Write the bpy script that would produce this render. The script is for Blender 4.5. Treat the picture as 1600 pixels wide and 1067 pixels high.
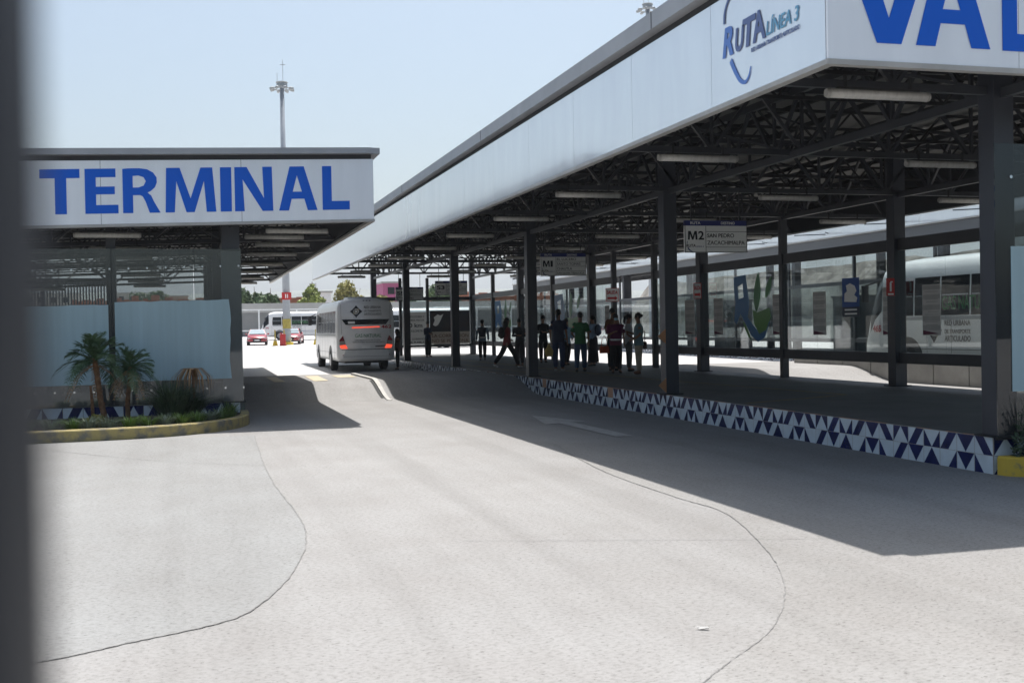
import bpy, bmesh, math, random
from mathutils import Vector, Matrix
from mathutils import noise as mnoise
R = math.radians
rnd = random.Random(7)

# ------------------------------------------------------------------ scene, camera, light
scn = bpy.context.scene
for o in list(bpy.data.objects):
    bpy.data.objects.remove(o)
COL = scn.collection
EYE = Vector((0.0, 0.0, 1.79))
YAW, PITCH, ROLL = R(15.84), math.atan(22.5/1780.0), R(1.03)
_d = Vector((math.sin(YAW)*math.cos(PITCH), math.cos(YAW)*math.cos(PITCH), -math.sin(PITCH)))
_r = _d.cross(Vector((0, 0, 1))).normalized()
_u = _r.cross(_d)
_r2 = _r*math.cos(ROLL) - _u*math.sin(ROLL)
_u2 = _u*math.cos(ROLL) + _r*math.sin(ROLL)
cd = bpy.data.cameras.new('camera')
cam = bpy.data.objects.new('camera', cd)
COL.objects.link(cam)
M = Matrix((_r2, _u2, -_d)).transposed().to_4x4()
M.translation = EYE
cam.matrix_world = M
cd.sensor_width = 36.0
cd.lens = 1780.0/1600.0*36.0
cd.clip_start = 0.02
cd.clip_end = 9000
cd.dof.use_dof = True
cd.dof.focus_distance = 30.0
cd.dof.aperture_fstop = 5.6
scn.camera = cam

SUNV = Vector((0.142, 0.375, 1.0)).normalized()          # towards the sun
elev = math.asin(SUNV.z)
azim = math.atan2(SUNV.x, SUNV.y)
world = bpy.data.worlds.new('World')
scn.world = world
world.use_nodes = True
wn = world.node_tree
wn.nodes.clear()
sky = wn.nodes.new('ShaderNodeTexSky')
sky.sky_type = 'NISHITA'
sky.sun_disc = False
sky.sun_elevation = elev
sky.sun_rotation = azim
sky.air_density = 1.0
sky.dust_density = 4.2
sky.ozone_density = 1.2
bg = wn.nodes.new('ShaderNodeBackground')
bg.inputs['Strength'].default_value = 0.104
wo = wn.nodes.new('ShaderNodeOutputWorld')
tint = wn.nodes.new('ShaderNodeMix'); tint.data_type = 'RGBA'; tint.blend_type = 'MULTIPLY'
tint.inputs['Factor'].default_value = 1.0
tint.inputs[7].default_value = (0.97, 1.045, 1.03, 1)
wn.links.new(sky.outputs[0], tint.inputs[6])
wn.links.new(tint.outputs[2], bg.inputs[0])
wn.links.new(bg.outputs[0], wo.inputs[0])

sd = bpy.data.lights.new('sun', 'SUN')
sd.energy = 4.9
sd.angle = R(0.5)
sd.color = (1.0, 0.965, 0.925)
sun = bpy.data.objects.new('sun', sd)
sun.rotation_euler = (-SUNV).to_track_quat('-Z', 'Y').to_euler()
sun.location = (30, 60, 60)
COL.objects.link(sun)

scn.view_settings.view_transform = 'Standard'
scn.view_settings.look = 'None'
scn.view_settings.exposure = 0.50
scn.view_settings.gamma = 1.0
scn.render.engine = 'CYCLES'
scn.cycles.max_bounces = 8
scn.cycles.transparent_max_bounces = 24

# ------------------------------------------------------------------ materials
MATS = {}
def mat(name, col, rough=0.6, metal=0.0, spec=0.5, var=0.0, vscale=3.0, bump=0.0, bscale=20.0,
        col2=None, stretch=(1, 1, 1), emit=None, coat=0.0, thr=None):
    if name in MATS:
        return MATS[name]
    m = bpy.data.materials.new(name)
    m.use_nodes = True
    nt = m.node_tree
    b = nt.nodes['Principled BSDF']
    b.inputs['Base Color'].default_value = (*col, 1)
    b.inputs['Roughness'].default_value = rough
    b.inputs['Metallic'].default_value = metal
    b.inputs['Specular IOR Level'].default_value = spec
    b.inputs['Coat Weight'].default_value = coat
    if emit:
        b.inputs['Emission Color'].default_value = (*emit[0], 1)
        b.inputs['Emission Strength'].default_value = emit[1]
    tc = nt.nodes.new('ShaderNodeTexCoord')
    mp = nt.nodes.new('ShaderNodeMapping')
    mp.inputs['Scale'].default_value = stretch
    nt.links.new(tc.outputs['Object'], mp.inputs['Vector'])
    if var > 0 or col2:
        nz = nt.nodes.new('ShaderNodeTexNoise')
        nz.inputs['Scale'].default_value = vscale
        nz.inputs['Detail'].default_value = 6
        nz.inputs['Roughness'].default_value = 0.62
        nt.links.new(mp.outputs[0], nz.inputs['Vector'])
        cr = nt.nodes.new('ShaderNodeValToRGB')
        a, c = thr or (0.3, 0.7)
        cr.color_ramp.elements[0].position = a
        cr.color_ramp.elements[1].position = c
        lo = col2 or tuple(max(0, x*(1-var)) for x in col)
        hi = col if col2 else tuple(min(1, x*(1+var)) for x in col)
        cr.color_ramp.elements[0].color = (*lo, 1)
        cr.color_ramp.elements[1].color = (*hi, 1)
        nt.links.new(nz.outputs['Fac'], cr.inputs['Fac'])
        nt.links.new(cr.outputs['Color'], b.inputs['Base Color'])
    if bump > 0:
        n2 = nt.nodes.new('ShaderNodeTexNoise')
        n2.inputs['Scale'].default_value = bscale
        n2.inputs['Detail'].default_value = 4
        nt.links.new(mp.outputs[0], n2.inputs['Vector'])
        bp = nt.nodes.new('ShaderNodeBump')
        bp.inputs['Strength'].default_value = bump
        bp.inputs['Distance'].default_value = 0.02
        nt.links.new(n2.outputs['Fac'], bp.inputs['Height'])
        nt.links.new(bp.outputs[0], b.inputs['Normal'])
    MATS[name] = m
    return m

def glass_mat(name, tint, refl=0.5, haze=0.0, hazecol=(0.5, 0.55, 0.58)):
    if name in MATS:
        return MATS[name]
    m = bpy.data.materials.new(name)
    m.use_nodes = True
    nt = m.node_tree
    nt.nodes.clear()
    out = nt.nodes.new('ShaderNodeOutputMaterial')
    tr = nt.nodes.new('ShaderNodeBsdfTransparent')
    tr.inputs[0].default_value = (*tint, 1)
    gl = nt.nodes.new('ShaderNodeBsdfGlossy')
    gl.inputs['Roughness'].default_value = 0.02
    fr = nt.nodes.new('ShaderNodeFresnel')
    geo = nt.nodes.new('ShaderNodeNewGeometry')          # same reflectance from both sides of the thin pane
    ior = nt.nodes.new('ShaderNodeMapRange'); ior.inputs[3].default_value = 1.55; ior.inputs[4].default_value = 1/1.55
    nt.links.new(geo.outputs['Backfacing'], ior.inputs[0]); nt.links.new(ior.outputs[0], fr.inputs['IOR'])
    mx = nt.nodes.new('ShaderNodeMixShader')
    mu = nt.nodes.new('ShaderNodeMath'); mu.operation = 'MULTIPLY'; mu.inputs[1].default_value = refl*2
    nt.links.new(fr.outputs[0], mu.inputs[0])
    nt.links.new(mu.outputs[0], mx.inputs[0])
    last = tr
    if haze > 0:
        df = nt.nodes.new('ShaderNodeBsdfDiffuse')
        df.inputs[0].default_value = (*hazecol, 1)
        m2 = nt.nodes.new('ShaderNodeMixShader')
        nz = nt.nodes.new('ShaderNodeTexNoise'); nz.inputs['Scale'].default_value = 1.5; nz.inputs['Detail'].default_value = 5
        tc = nt.nodes.new('ShaderNodeTexCoord'); nt.links.new(tc.outputs['Object'], nz.inputs['Vector'])
        mr = nt.nodes.new('ShaderNodeMapRange'); mr.inputs[1].default_value = 0.3; mr.inputs[2].default_value = 0.7
        mr.inputs[3].default_value = haze*0.7; mr.inputs[4].default_value = min(1, haze*1.3)
        nt.links.new(nz.outputs['Fac'], mr.inputs[0]); nt.links.new(mr.outputs[0], m2.inputs[0])
        nt.links.new(tr.outputs[0], m2.inputs[1]); nt.links.new(df.outputs[0], m2.inputs[2])
        last = m2
    nt.links.new(last.outputs[0], mx.inputs[1])
    nt.links.new(gl.outputs[0], mx.inputs[2])
    nt.links.new(mx.outputs[0], out.inputs[0])
    MATS[name] = m
    return m

STEEL = mat('dark_painted_steel', (0.034, 0.037, 0.044), 0.42, 0.0, 0.5, var=0.25, vscale=1.3)
STEELD = mat('darker_steel', (0.022, 0.022, 0.024), 0.6, 0.0, 0.35, var=0.3, vscale=2)
COLM = mat('column_paint', (0.036, 0.040, 0.052), 0.38, var=0.22, vscale=1.1, stretch=(1, 1, .4), bump=0.05, bscale=30)
PALECOL = mat('pale_column_grey', (0.42, 0.43, 0.44), 0.4, var=0.15, vscale=1.0, stretch=(1, 1, .35))
FASC = mat('white_fascia_panel', (0.88, 0.92, 0.97), 0.16, 0.5, 0.75, var=0.05, vscale=2.2, bump=0.9, bscale=0.55, stretch=(1, 1, .22), coat=.5)
FASCF = mat('white_front_panel', (0.90, 0.915, 0.94), 0.35, 0.25, var=0.045, vscale=3.0, stretch=(1, 1, .10), bump=.25, bscale=.8)
TRIM = mat('beige_trim', (0.42, 0.41, 0.39), 0.5, var=0.12, vscale=3)
GUT = mat('grey_gutter', (0.36, 0.37, 0.39), 0.42, var=0.10, vscale=1.5)
BACK = mat('dark_backing', (0.035, 0.037, 0.042), 0.7)
DECK = mat('zinc_deck', (0.21, 0.21, 0.20), 0.55, 0.2, var=0.25, vscale=0.8, stretch=(.4, 1, 1))
BLUE = mat('sign_blue', (0.004, 0.115, 0.62), 0.5, spec=.3)
TUBEM = mat('lamp_diffuser', (0.50, 0.49, 0.46), 0.35, var=0.15, vscale=8, stretch=(3, 1, 1))
LAMPCAP = mat('lamp_cap', (0.32, 0.31, 0.29), 0.45)
CHROME = mat('bright_bolt', (0.75, 0.76, 0.78), 0.2, 1.0)
GLASS = glass_mat('clear_glass', (0.74, 0.785, 0.785), 0.6, 0.012)
GLASSL = glass_mat('dusty_glass', (0.45, 0.48, 0.49), 0.7, 0.05, (0.28, 0.32, 0.35))
GLASSF = glass_mat('dirty_front_glass', (0.66, 0.69, 0.69), 0.75, 0.11, (0.36, 0.37, 0.38))
WHITEP = mat('white_paint', (0.80, 0.80, 0.79), 0.45, var=0.05, vscale=2)
PAPER = mat('paper', (0.62, 0.60, 0.57), 0.7, var=0.05, vscale=4)
INK = mat('ink', (0.02, 0.02, 0.025), 0.6)
RED = mat('signal_red', (0.50, 0.02, 0.02), 0.4)
YEL = mat('yellow_kerb_paint', (0.37, 0.30, 0.12), 0.8, col2=(0.17, 0.16, 0.13), vscale=4.5, thr=(0.38, 0.56), bump=.3, bscale=15)
YELP = mat('yellow_plain', (0.70, 0.50, 0.04), 0.5, var=.15)
SOIL = mat('planter_soil', (0.055, 0.042, 0.03), 0.95, var=0.5, vscale=9, bump=.8, bscale=20)
RUB = mat('tyre_rubber', (0.018, 0.018, 0.019), 0.8)

def ground_mat(name='brushed_concrete', tone=(1, 1, 1)):
    m = bpy.data.materials.new(name)
    m.use_nodes = True
    nt = m.node_tree; L = nt.links
    b = nt.nodes['Principled BSDF']
    b.inputs['Roughness'].default_value = 0.80
    b.inputs['Specular IOR Level'].default_value = 0.35
    tc = nt.nodes.new('ShaderNodeTexCoord')
    def noise(scale, st, det=5, rough=.6):
        mp = nt.nodes.new('ShaderNodeMapping'); mp.inputs['Scale'].default_value = st
        mp.inputs['Rotation'].default_value = (0, 0, R(-14))
        L.new(tc.outputs['Object'], mp.inputs[0])
        n = nt.nodes.new('ShaderNodeTexNoise'); n.inputs['Scale'].default_value = scale
        n.inputs['Detail'].default_value = det; n.inputs['Roughness'].default_value = rough
        L.new(mp.outputs[0], n.inputs['Vector'])
        return n.outputs['Fac']
    def ramp(src, stops):
        r = nt.nodes.new('ShaderNodeValToRGB')
        e = r.color_ramp.elements
        e[0].position, e[0].color = stops[0][0], (*stops[0][1], 1)
        e[1].position, e[1].color = stops[1][0], (*stops[1][1], 1)
        L.new(src, r.inputs[0])
        return r.outputs[0]
    def mulc(a, c):
        x = nt.nodes.new('ShaderNodeMix'); x.data_type = 'RGBA'; x.blend_type = 'MULTIPLY'
        x.inputs['Factor'].default_value = 1
        L.new(a, x.inputs[6]); L.new(c, x.inputs[7])
        return x.outputs[2]
    base = ramp(noise(0.22, (1, 1, 1)), [(0.32, tuple(a*b for a, b in zip((0.266, 0.260, 0.253), tone))), (0.68, tuple(a*b for a, b in zip((0.308, 0.303, 0.297), tone)))])
    blot = ramp(noise(1.1, (1, 0.7, 1), 7, .65), [(0.30, (0.90, 0.885, 0.875)), (0.62, (1.0, 1.0, 1.0))])
    grain = ramp(noise(30, (0.8, 1.2, 1), 4, .75), [(0.34, (0.72, 0.715, 0.71)), (0.54, (1.0, 1.0, 1.0))])
    pit = ramp(noise(48, (0.6, 1.1, 1), 2, .5), [(0.30, (0.50, 0.49, 0.48)), (0.38, (1, 1, 1))])
    streak = ramp(noise(1.6, (2.6, 0.10, 1), 4, .5), [(0.30, (0.95, 0.948, 0.945)), (0.60, (1, 1, 1))])
    oil = ramp(noise(0.9, (1.3, 0.8, 1), 3, .4), [(0.15, (0.70, 0.69, 0.68)), (0.24, (1, 1, 1))])
    tyre = ramp(noise(0.55, (3.2, 0.09, 1), 2, .4), [(0.32, (0.91, 0.908, 0.905)), (0.48, (1, 1, 1))])
    c = mulc(mulc(mulc(mulc(mulc(mulc(base, blot), grain), pit), streak), oil), tyre)
    # yard behind the crossing: glancing sun glare painted in as a paler tone
    geo = nt.nodes.new('ShaderNodeNewGeometry')
    sx = nt.nodes.new('ShaderNodeSeparateXYZ'); L.new(geo.outputs['Position'], sx.inputs[0])
    mr = nt.nodes.new('ShaderNodeMapRange'); mr.inputs[1].default_value = 38.5; mr.inputs[2].default_value = 39.0
    L.new(sx.outputs['Y'], mr.inputs[0])
    mx = nt.nodes.new('ShaderNodeMix'); mx.data_type = 'RGBA'
    pale = ramp(noise(0.5, (1, 1, 1)), [(0.3, (0.46, 0.45, 0.44)), (0.7, (0.52, 0.51, 0.50))])
    L.new(mr.outputs[0], mx.inputs['Factor']); L.new(c, mx.inputs[6]); L.new(pale, mx.inputs[7])
    L.new(mx.outputs[2], b.inputs['Base Color'])
    bp = nt.nodes.new('ShaderNodeBump'); bp.inputs['Strength'].default_value = 0.35; bp.inputs['Distance'].default_value = 0.008
    L.new(noise(36, (0.7, 1.3, 1), 4, .7), bp.inputs['Height'])
    L.new(bp.outputs[0], b.inputs['Normal'])
    return m
GROUND = ground_mat()

# ------------------------------------------------------------------ mesh helpers
class MB:
    def __init__(s):
        s.v = []; s.f = []; s.mi = []; s.m = 0; s.seg = []
    def add(s, vs, fs):
        n = len(s.v)
        s.seg.append((n, len(s.f)))
        s.v += [tuple(p) for p in vs]
        s.f += [tuple(i+n for i in f) for f in fs]
        s.mi += [s.m]*len(fs)
        return s
    def box(s, x0, x1, y0, y1, z0, z1):
        return s.add([(x0,y0,z0),(x1,y0,z0),(x1,y1,z0),(x0,y1,z0),(x0,y0,z1),(x1,y0,z1),(x1,y1,z1),(x0,y1,z1)],
                     [(0,3,2,1),(4,5,6,7),(0,1,5,4),(1,2,6,5),(2,3,7,6),(3,0,4,7)])
    def bar(s, p, q, w, h=None, up=(0,0,1)):
        p, q = Vector(p), Vector(q); h = h or w
        d = (q-p).normalized(); u = Vector(up)
        if abs(d.dot(u)) > .98: u = Vector((1,0,0))
        a = d.cross(u).normalized()*w/2; b = a.cross(d).normalized()*h/2
        vs = [p-a-b,p+a-b,p+a+b,p-a+b,q-a-b,q+a-b,q+a+b,q-a+b]
        return s.add(vs, [(0,1,2,3),(7,6,5,4),(0,4,5,1),(1,5,6,2),(2,6,7,3),(3,7,4,0)])
    def tube(s, pts, r, n=8, cap=True):
        pts = [Vector(p) for p in pts]
        rs = r if isinstance(r, (list, tuple)) else [r]*len(pts)
        rings = []
        for i, p in enumerate(pts):
            d = (pts[min(i+1,len(pts)-1)] - pts[max(i-1,0)]).normalized()
            u = Vector((0,0,1)) if abs(d.z) < .95 else Vector((1,0,0))
            a = d.cross(u).normalized(); b = a.cross(d).normalized()
            rings.append([p + (a*math.cos(t)+b*math.sin(t))*rs[i] for t in [2*math.pi*k/n for k in range(n)]])
        vs = [q for rg in rings for q in rg]
        fs = []
        for i in range(len(pts)-1):
            for k in range(n):
                fs.append((i*n+k, i*n+(k+1)%n, (i+1)*n+(k+1)%n, (i+1)*n+k))
        if cap:
            fs.append(tuple(range(n))[::-1]); fs.append(tuple((len(pts)-1)*n+k for k in range(n)))
        return s.add(vs, fs)
    def prism(s, poly, z0, z1, ax='z'):
        n = len(poly)
        def P(a, b, c):
            return {'z': (a,b,c), 'y': (a,c,b), 'x': (c,a,b)}[ax]
        vs = [P(a,b,z0) for a,b in poly]+[P(a,b,z1) for a,b in poly]
        fs = [tuple(range(n))[::-1], tuple(range(n,2*n))]+[(i,(i+1)%n,n+(i+1)%n,n+i) for i in range(n)]
        return s.add(vs, fs)
    def ball(s, c, r, n=10, m=7):
        c = Vector(c); r = r if isinstance(r,(tuple,list)) else (r,r,r)
        vs = [(c.x, c.y, c.z-r[2])]
        for i in range(1,m):
            t = -math.pi/2+math.pi*i/m
            for k in range(n):
                a = 2*math.pi*k/n
                vs.append((c.x+r[0]*math.cos(t)*math.cos(a), c.y+r[1]*math.cos(t)*math.sin(a), c.z+r[2]*math.sin(t)))
        vs.append((c.x,c.y,c.z+r[2]))
        fs = [(0,1+(k+1)%n,1+k) for k in range(n)]
        for i in range(m-2):
            for k in range(n):
                a = 1+i*n; fs.append((a+k,a+(k+1)%n,a+n+(k+1)%n,a+n+k))
        a = 1+(m-2)*n
        fs += [(a+k,a+(k+1)%n,len(vs)-1) for k in range(n)]
        return s.add(vs, fs)
    def each(s, name, m, parent=None, **kw):
        out = []
        for i, (v0, f0) in enumerate(s.seg):
            v1, f1 = s.seg[i+1] if i+1 < len(s.seg) else (len(s.v), len(s.f))
            q = MB(); q.v = s.v[v0:v1]; q.f = [tuple(k-v0 for k in f) for f in s.f[f0:f1]]; q.mi = s.mi[f0:f1]
            out.append(q.build(name, m, parent, **kw))
        return out
    def build(s, name, m, parent=None, smooth=False, world=False, bevel=0.0):
        me = bpy.data.meshes.new(name)
        vs = s.v
        if world and parent is not None:
            inv = parent.matrix_world.inverted() if False else Matrix.LocRotScale(parent.location, parent.rotation_euler, None).inverted()
            vs = [tuple(inv @ Vector(p)) for p in vs]
        me.from_pydata(vs, [], s.f)
        ms = m if isinstance(m, (list, tuple)) else [m]
        for q in ms: me.materials.append(q)
        for p, k in zip(me.polygons, s.mi):
            p.material_index = min(k, len(ms)-1); p.use_smooth = smooth
        bm = bmesh.new(); bm.from_mesh(me)
        bmesh.ops.recalc_face_normals(bm, faces=bm.faces)
        bm.to_mesh(me); bm.free()
        o = bpy.data.objects.new(name, me)
        COL.objects.link(o)
        if parent is not None: o.parent = parent
        if bevel:
            b = o.modifiers.new('bevel', 'BEVEL'); b.width = bevel; b.segments = 2; b.limit_method = 'ANGLE'
        return o

def thing(name, label, cat, loc=(0,0,0), rz=0.0, group=None):
    o = bpy.data.objects.new(name, None)
    o.empty_display_size = 0.2
    o.location = loc; o.rotation_euler = (0,0,rz)
    COL.objects.link(o)
    o['label'] = label; o['category'] = cat
    if group: o['group'] = group
    return o
def tag(o, label, cat, group=None):
    o['label'] = label; o['category'] = cat
    if group: o['group'] = group
    return o
def struct(o, kind='structure'):
    o['kind'] = kind
    return o
def copy_tree(o, parent=None):
    c = o.copy(); COL.objects.link(c); c.parent = parent
    for ch in list(o.children): copy_tree(ch, c)
    return c

# --- writing: curves turned into meshes lying in a plane given by origin, u (along the text), v (up)
def place(me, org, u, v, sx, sz, dx, dz, depth, shear=0.0, verts=None):
    org, u, v = Vector(org), Vector(u).normalized(), Vector(v).normalized()
    w = u.cross(v).normalized()
    for p in me.vertices:
        a = (p.co.x+dx)*sx; b = (p.co.y+dz)*sz
        p.co = org + u*(a+shear*b) + v*b + w*(0.002 + (depth if p.co.z > 1e-6 else 0))
def text_mesh(body, h=None, w=None, bold=0.0, name='lettering'):
    cu = bpy.data.curves.new(name, 'FONT')
    if 'M' in body or 'N' in body and bold > .015: bold = 0.0
    cu.body = body; cu.size = 1.0; cu.offset = bold; cu.extrude = 0.01; cu.resolution_u = 4
    ob = bpy.data.objects.new(name, cu); COL.objects.link(ob)
    dg = bpy.context.evaluated_depsgraph_get()
    me = bpy.data.meshes.new_from_object(ob.evaluated_get(dg))
    bpy.data.objects.remove(ob)
    return me
def text(body, org, u, v, w, h, m, parent, bold=0.0, depth=0.004, shear=0.0, name='lettering', cap=None):
    """text of total width w and height h (of the capitals), its lower left corner at org (world)"""
    me = text_mesh(body, bold=bold, name=name)
    xs = [p.co.x for p in me.vertices]; ys = [p.co.y for p in me.vertices]
    x0, x1, y0, y1 = min(xs), max(xs), min(ys), max(ys)
    place(me, org, u, v, w/(x1-x0), h/(y1-y0), -x0, -y0, depth, shear)
    if parent is not None:
        inv = Matrix.LocRotScale(parent.location, parent.rotation_euler, None).inverted()
        me.transform(inv)
    me.materials.clear(); me.materials.append(m)
    o = bpy.data.objects.new(name, me); COL.objects.link(o)
    if parent is not None: o.parent = parent
    return o
def outline(polys, m, parent, depth, fn, name):
    """2-D outlines with holes -> mesh; fn maps (a, b, d) to a world point"""
    cu = bpy.data.curves.new(name, 'CURVE'); cu.dimensions = '2D'; cu.fill_mode = 'BOTH'; cu.extrude = 0.01
    for pl in polys:
        sp = cu.splines.new('POLY'); sp.points.add(len(pl)-1)
        for q, (a, b) in zip(sp.points, pl): q.co = (a, b, 0, 1)
        sp.use_cyclic_u = True
    ob = bpy.data.objects.new(name, cu); COL.objects.link(ob)
    dg = bpy.context.evaluated_depsgraph_get()
    me = bpy.data.meshes.new_from_object(ob.evaluated_get(dg))
    bpy.data.objects.remove(ob)
    for p in me.vertices:
        p.co = Vector(fn(p.co.x, p.co.y, depth if p.co.z > 1e-6 else 0.0))
    if parent is not None:
        me.transform(Matrix.LocRotScale(parent.location, parent.rotation_euler, None).inverted())
    me.materials.clear(); me.materials.append(m)
    o = bpy.data.objects.new(name, me); COL.objects.link(o)
    if parent is not None: o.parent = parent
    return o

GLY = {
 'T': (1.0, [[(0,1),(1,1),(1,.8),(.665,.8),(.665,0),(.375,0),(.375,.8),(0,.8)]]),
 'E': (1.0, [[(0,0),(0,1),(.93,1),(.93,.81),(.33,.81),(.33,.6),(.9,.6),(.9,.43),(.33,.43),(.33,.19),(1,.19),(1,0)]]),
 'R': (1.0, [[(0,0),(0,.99),(.15,1),(.45,1.0),(.66,.975),(.82,.90),(.91,.79),(.915,.68),(.86,.57),(.75,.49),(.66,.455),(.76,.38),(.83,.25),(1,0),(.71,0),(.60,.26),(.53,.37),(.46,.40),(.27,.40),(.27,0)],
            [(.27,.57),(.27,.83),(.42,.84),(.56,.80),(.62,.71),(.56,.61),(.42,.57)]]),
 'M': (1.0, [[(0,0),(.025,1),(.29,1),(.495,.31),(.70,1),(.935,1),(1,0),(.81,0),(.765,.70),(.57,0),(.41,0),(.22,.70),(.18,0)]]),
 'I': (1.0, [[(0,0),(0,1),(1,1),(1,0)]]),
 'N': (1.0, [[(0,0),(0,1),(.32,1),(.76,.29),(.73,1),(.98,1),(1,0),(.72,0),(.21,.72),(.25,0)]]),
 'A': (1.0, [[(0,0),(.29,1),(.66,1),(1,0),(.745,0),(.66,.265),(.33,.265),(.255,0)], [(.36,.425),(.475,.80),(.60,.425)]]),
 'L': (1.0, [[(0,0),(0,1),(.34,1),(.34,.20),(1,.20),(1,0)]]),
 'V': (1.0, [[(0,1),(.27,1),(.51,.28),(.75,1),(1,1),(.655,0),(.365,0)]]),
}

# ------------------------------------------------------------------ ground
def sstep(a, b, t):
    t = max(0.0, min(1.0, (t-a)/(b-a)))
    return t*t*(3-2*t)
def gz(x, y):
    if y < 28.6: z = 0.0
    elif y < 36.0: z = 0.41*sstep(28.6, 31.2, y)
    elif y < 38.8: z = 0.12+0.29*(1-sstep(36.0, 38.8, y))
    elif y < 105: z = 0.12+(y-38.8)/66.2*0.46
    elif y < 118: z = 0.58+(y-105)/13*0.34
    elif y < 150: z = 0.92+(y-118)/32*0.4
    else: z = 1.32
    return z
ys = [-60,-20,-5,0,3,6,10,15,20,25,28]+[28.6+0.2*i for i in range(14)]+[31.6,33,35,36]+[36.2+0.2*i for i in range(14)]+[39.5,42,46,52,60,72,90,105,112,118,130,150,260,500,1200,4000]
xs = [-3000,-600,-150,-60,-30,-15,-8,-3,0,3,6,9,12,15,20,27,40,70,150,600,3000]
g = MB()
vs = [(x, y, gz(x, y)) for y in ys for x in xs]
nx = len(xs)
g.add(vs, [(j*nx+i, j*nx+i+1, (j+1)*nx+i+1, (j+1)*nx+i) for j in range(len(ys)-1) for i in range(nx-1)])
struct(g.build('ground', GROUND, smooth=True))

GR_L = ground_mat('cooler_slab', (0.93, 0.955, 0.965)); GR_R = ground_mat('warmer_slab', (0.97, 0.965, 0.955))
JOINT = mat('joint_sealant', (0.20, 0.195, 0.19), 0.9, var=.4, vscale=12)
def spline(pts, n=10):
    out = []
    P = [Vector((*p, 0)) for p in pts]
    for i in range(len(P)-1):
        a, b, c, d = P[max(i-1,0)], P[i], P[i+1], P[min(i+2,len(P)-1)]
        for k in range(n):
            t = k/n
            out.append(0.5*((2*b)+(c-a)*t+(2*a-5*b+4*c-d)*t*t+(3*b-a-3*c+d)*t**3))
    out.append(P[-1])
    return out
def slab(curve, rest, m, lift=0.003):
    poly = [(p.x, p.y) for p in spline(curve, 8)]+rest
    mb = MB(); mb.add([(x, y, lift) for x, y in poly], [tuple(range(len(poly)))])
    return struct(mb.build('pavement', m))
def strip(pts, w, m, name, lift=0.007, wob=0.0, smoothn=10, gzf=gz):
    q = spline(pts, smoothn) if smoothn else [Vector((*p,0)) for p in pts]
    mb = MB(); vs = []
    for i, p in enumerate(q):
        d = (q[min(i+1,len(q)-1)]-q[max(i-1,0)]).normalized()
        n = Vector((-d.y, d.x, 0))
        o = n*rnd.uniform(-wob, wob); ww = w*rnd.uniform(.6, 1.3) if wob else w
        for s in (-1, 1):
            r = p+o+n*s*ww/2
            vs.append((r.x, r.y, gzf(r.x, r.y)+lift))
    mb.add(vs, [(2*i, 2*i+1, 2*i+3, 2*i+2) for i in range(len(q)-1)])
    return struct(mb.build(name, m))
slab([(1.06,20.15),(0.95,16.11),(0.93,13.38),(0.99,11.0),(0.91,9.66),(0.68,8.44),(0.38,7.54),(0.13,7.21),(-0.37,6.94),(-0.83,6.7),(-1.8,6.5)], [(-20,6.5),(-20,20.15)], GR_L)
slab([(5.3,16.5),(4.87,13.22),(4.81,10.95),(4.84,9.84),(4.46,8.43),(4.08,7.39),(3.68,6.61),(3.22,5.95),(2.71,5.46),(2.43,5.19),(1.6,4.4)], [(1.4,0.5),(24,0.5),(24,16.5)], GR_R)
strip([(1.06,20.15),(0.95,16.11),(0.93,13.38),(0.99,11.0),(0.91,9.66),(0.68,8.44),(0.38,7.54),(0.13,7.21),(-0.37,6.94),(-0.83,6.7),(-1.8,6.5)], 0.010, JOINT, 'pavement_joint', wob=.006, smoothn=14)
strip([(5.3,16.5),(4.87,13.22),(4.81,10.95),(4.84,9.84),(4.46,8.43),(4.08,7.39),(3.68,6.61),(3.22,5.95),(2.71,5.46),(2.43,5.19),(1.6,4.4)], 0.0075, JOINT, 'pavement_joint', wob=.005, smoothn=14)
strip([(-2.6,19.7),(-0.51,16.77),(1.03,15.44)], 0.010, JOINT, 'pavement_joint', wob=.005)
strip([(2.2,9.3),(3.81,8.72),(5.01,8.3)], 0.007, JOINT, 'pavement_joint', wob=.003)
strip([(1.3,28.55),(4.7,28.55)], 0.03, JOINT, 'pavement_joint', wob=.005)
strip([(5.0,28.55),(8.7,28.55)], 0.03, JOINT, 'pavement_joint', wob=.005)
strip([(-8,66),(4,74),(14,92)], 0.12, JOINT, 'pavement_joint', wob=.02)
strip([(-8,52),(6,51.5)], 0.06, JOINT, 'pavement_joint', wob=.02)
FADE = mat('faded_road_paint', (0.38, 0.375, 0.36), 0.8, col2=(0.30,.29,.28), vscale=5, thr=(.40,.60))
def flat(poly, m, name, lift=0.009):
    mb = MB(); mb.add([(x, y, gz(x, y)+lift) for x, y in poly], [tuple(range(len(poly)))])
    return struct(mb.build(name, m))
flat([(6.60,21.9),(7.12,20.1),(6.82,20.0),(6.85,17.1),(6.55,17.1),(6.52,19.9),(6.22,19.8)], FADE, 'road_arrow', .0095)
OCH = mat('worn_yellow_paint', (0.52, 0.42, 0.24), 0.8, col2=(0.42,.39,.33), vscale=5, thr=(.4,.6))
flat([(3.25,31.3),(3.65,31.3),(3.75,34.9),(3.35,34.9)], OCH, 'crossing_stripe')
flat([(2.2,31.3),(2.5,31.3),(2.5,34.9),(2.2,34.9)], OCH, 'crossing_stripe')
flat([(4.15,33.2),(4.7,33.2),(4.7,34.9),(4.15,34.9)], OCH, 'crossing_stripe')
flat([(7.3,39.6),(8.5,39.6),(8.5,40.3),(7.3,40.3)], OCH, 'crossing_stripe', .006)

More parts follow.
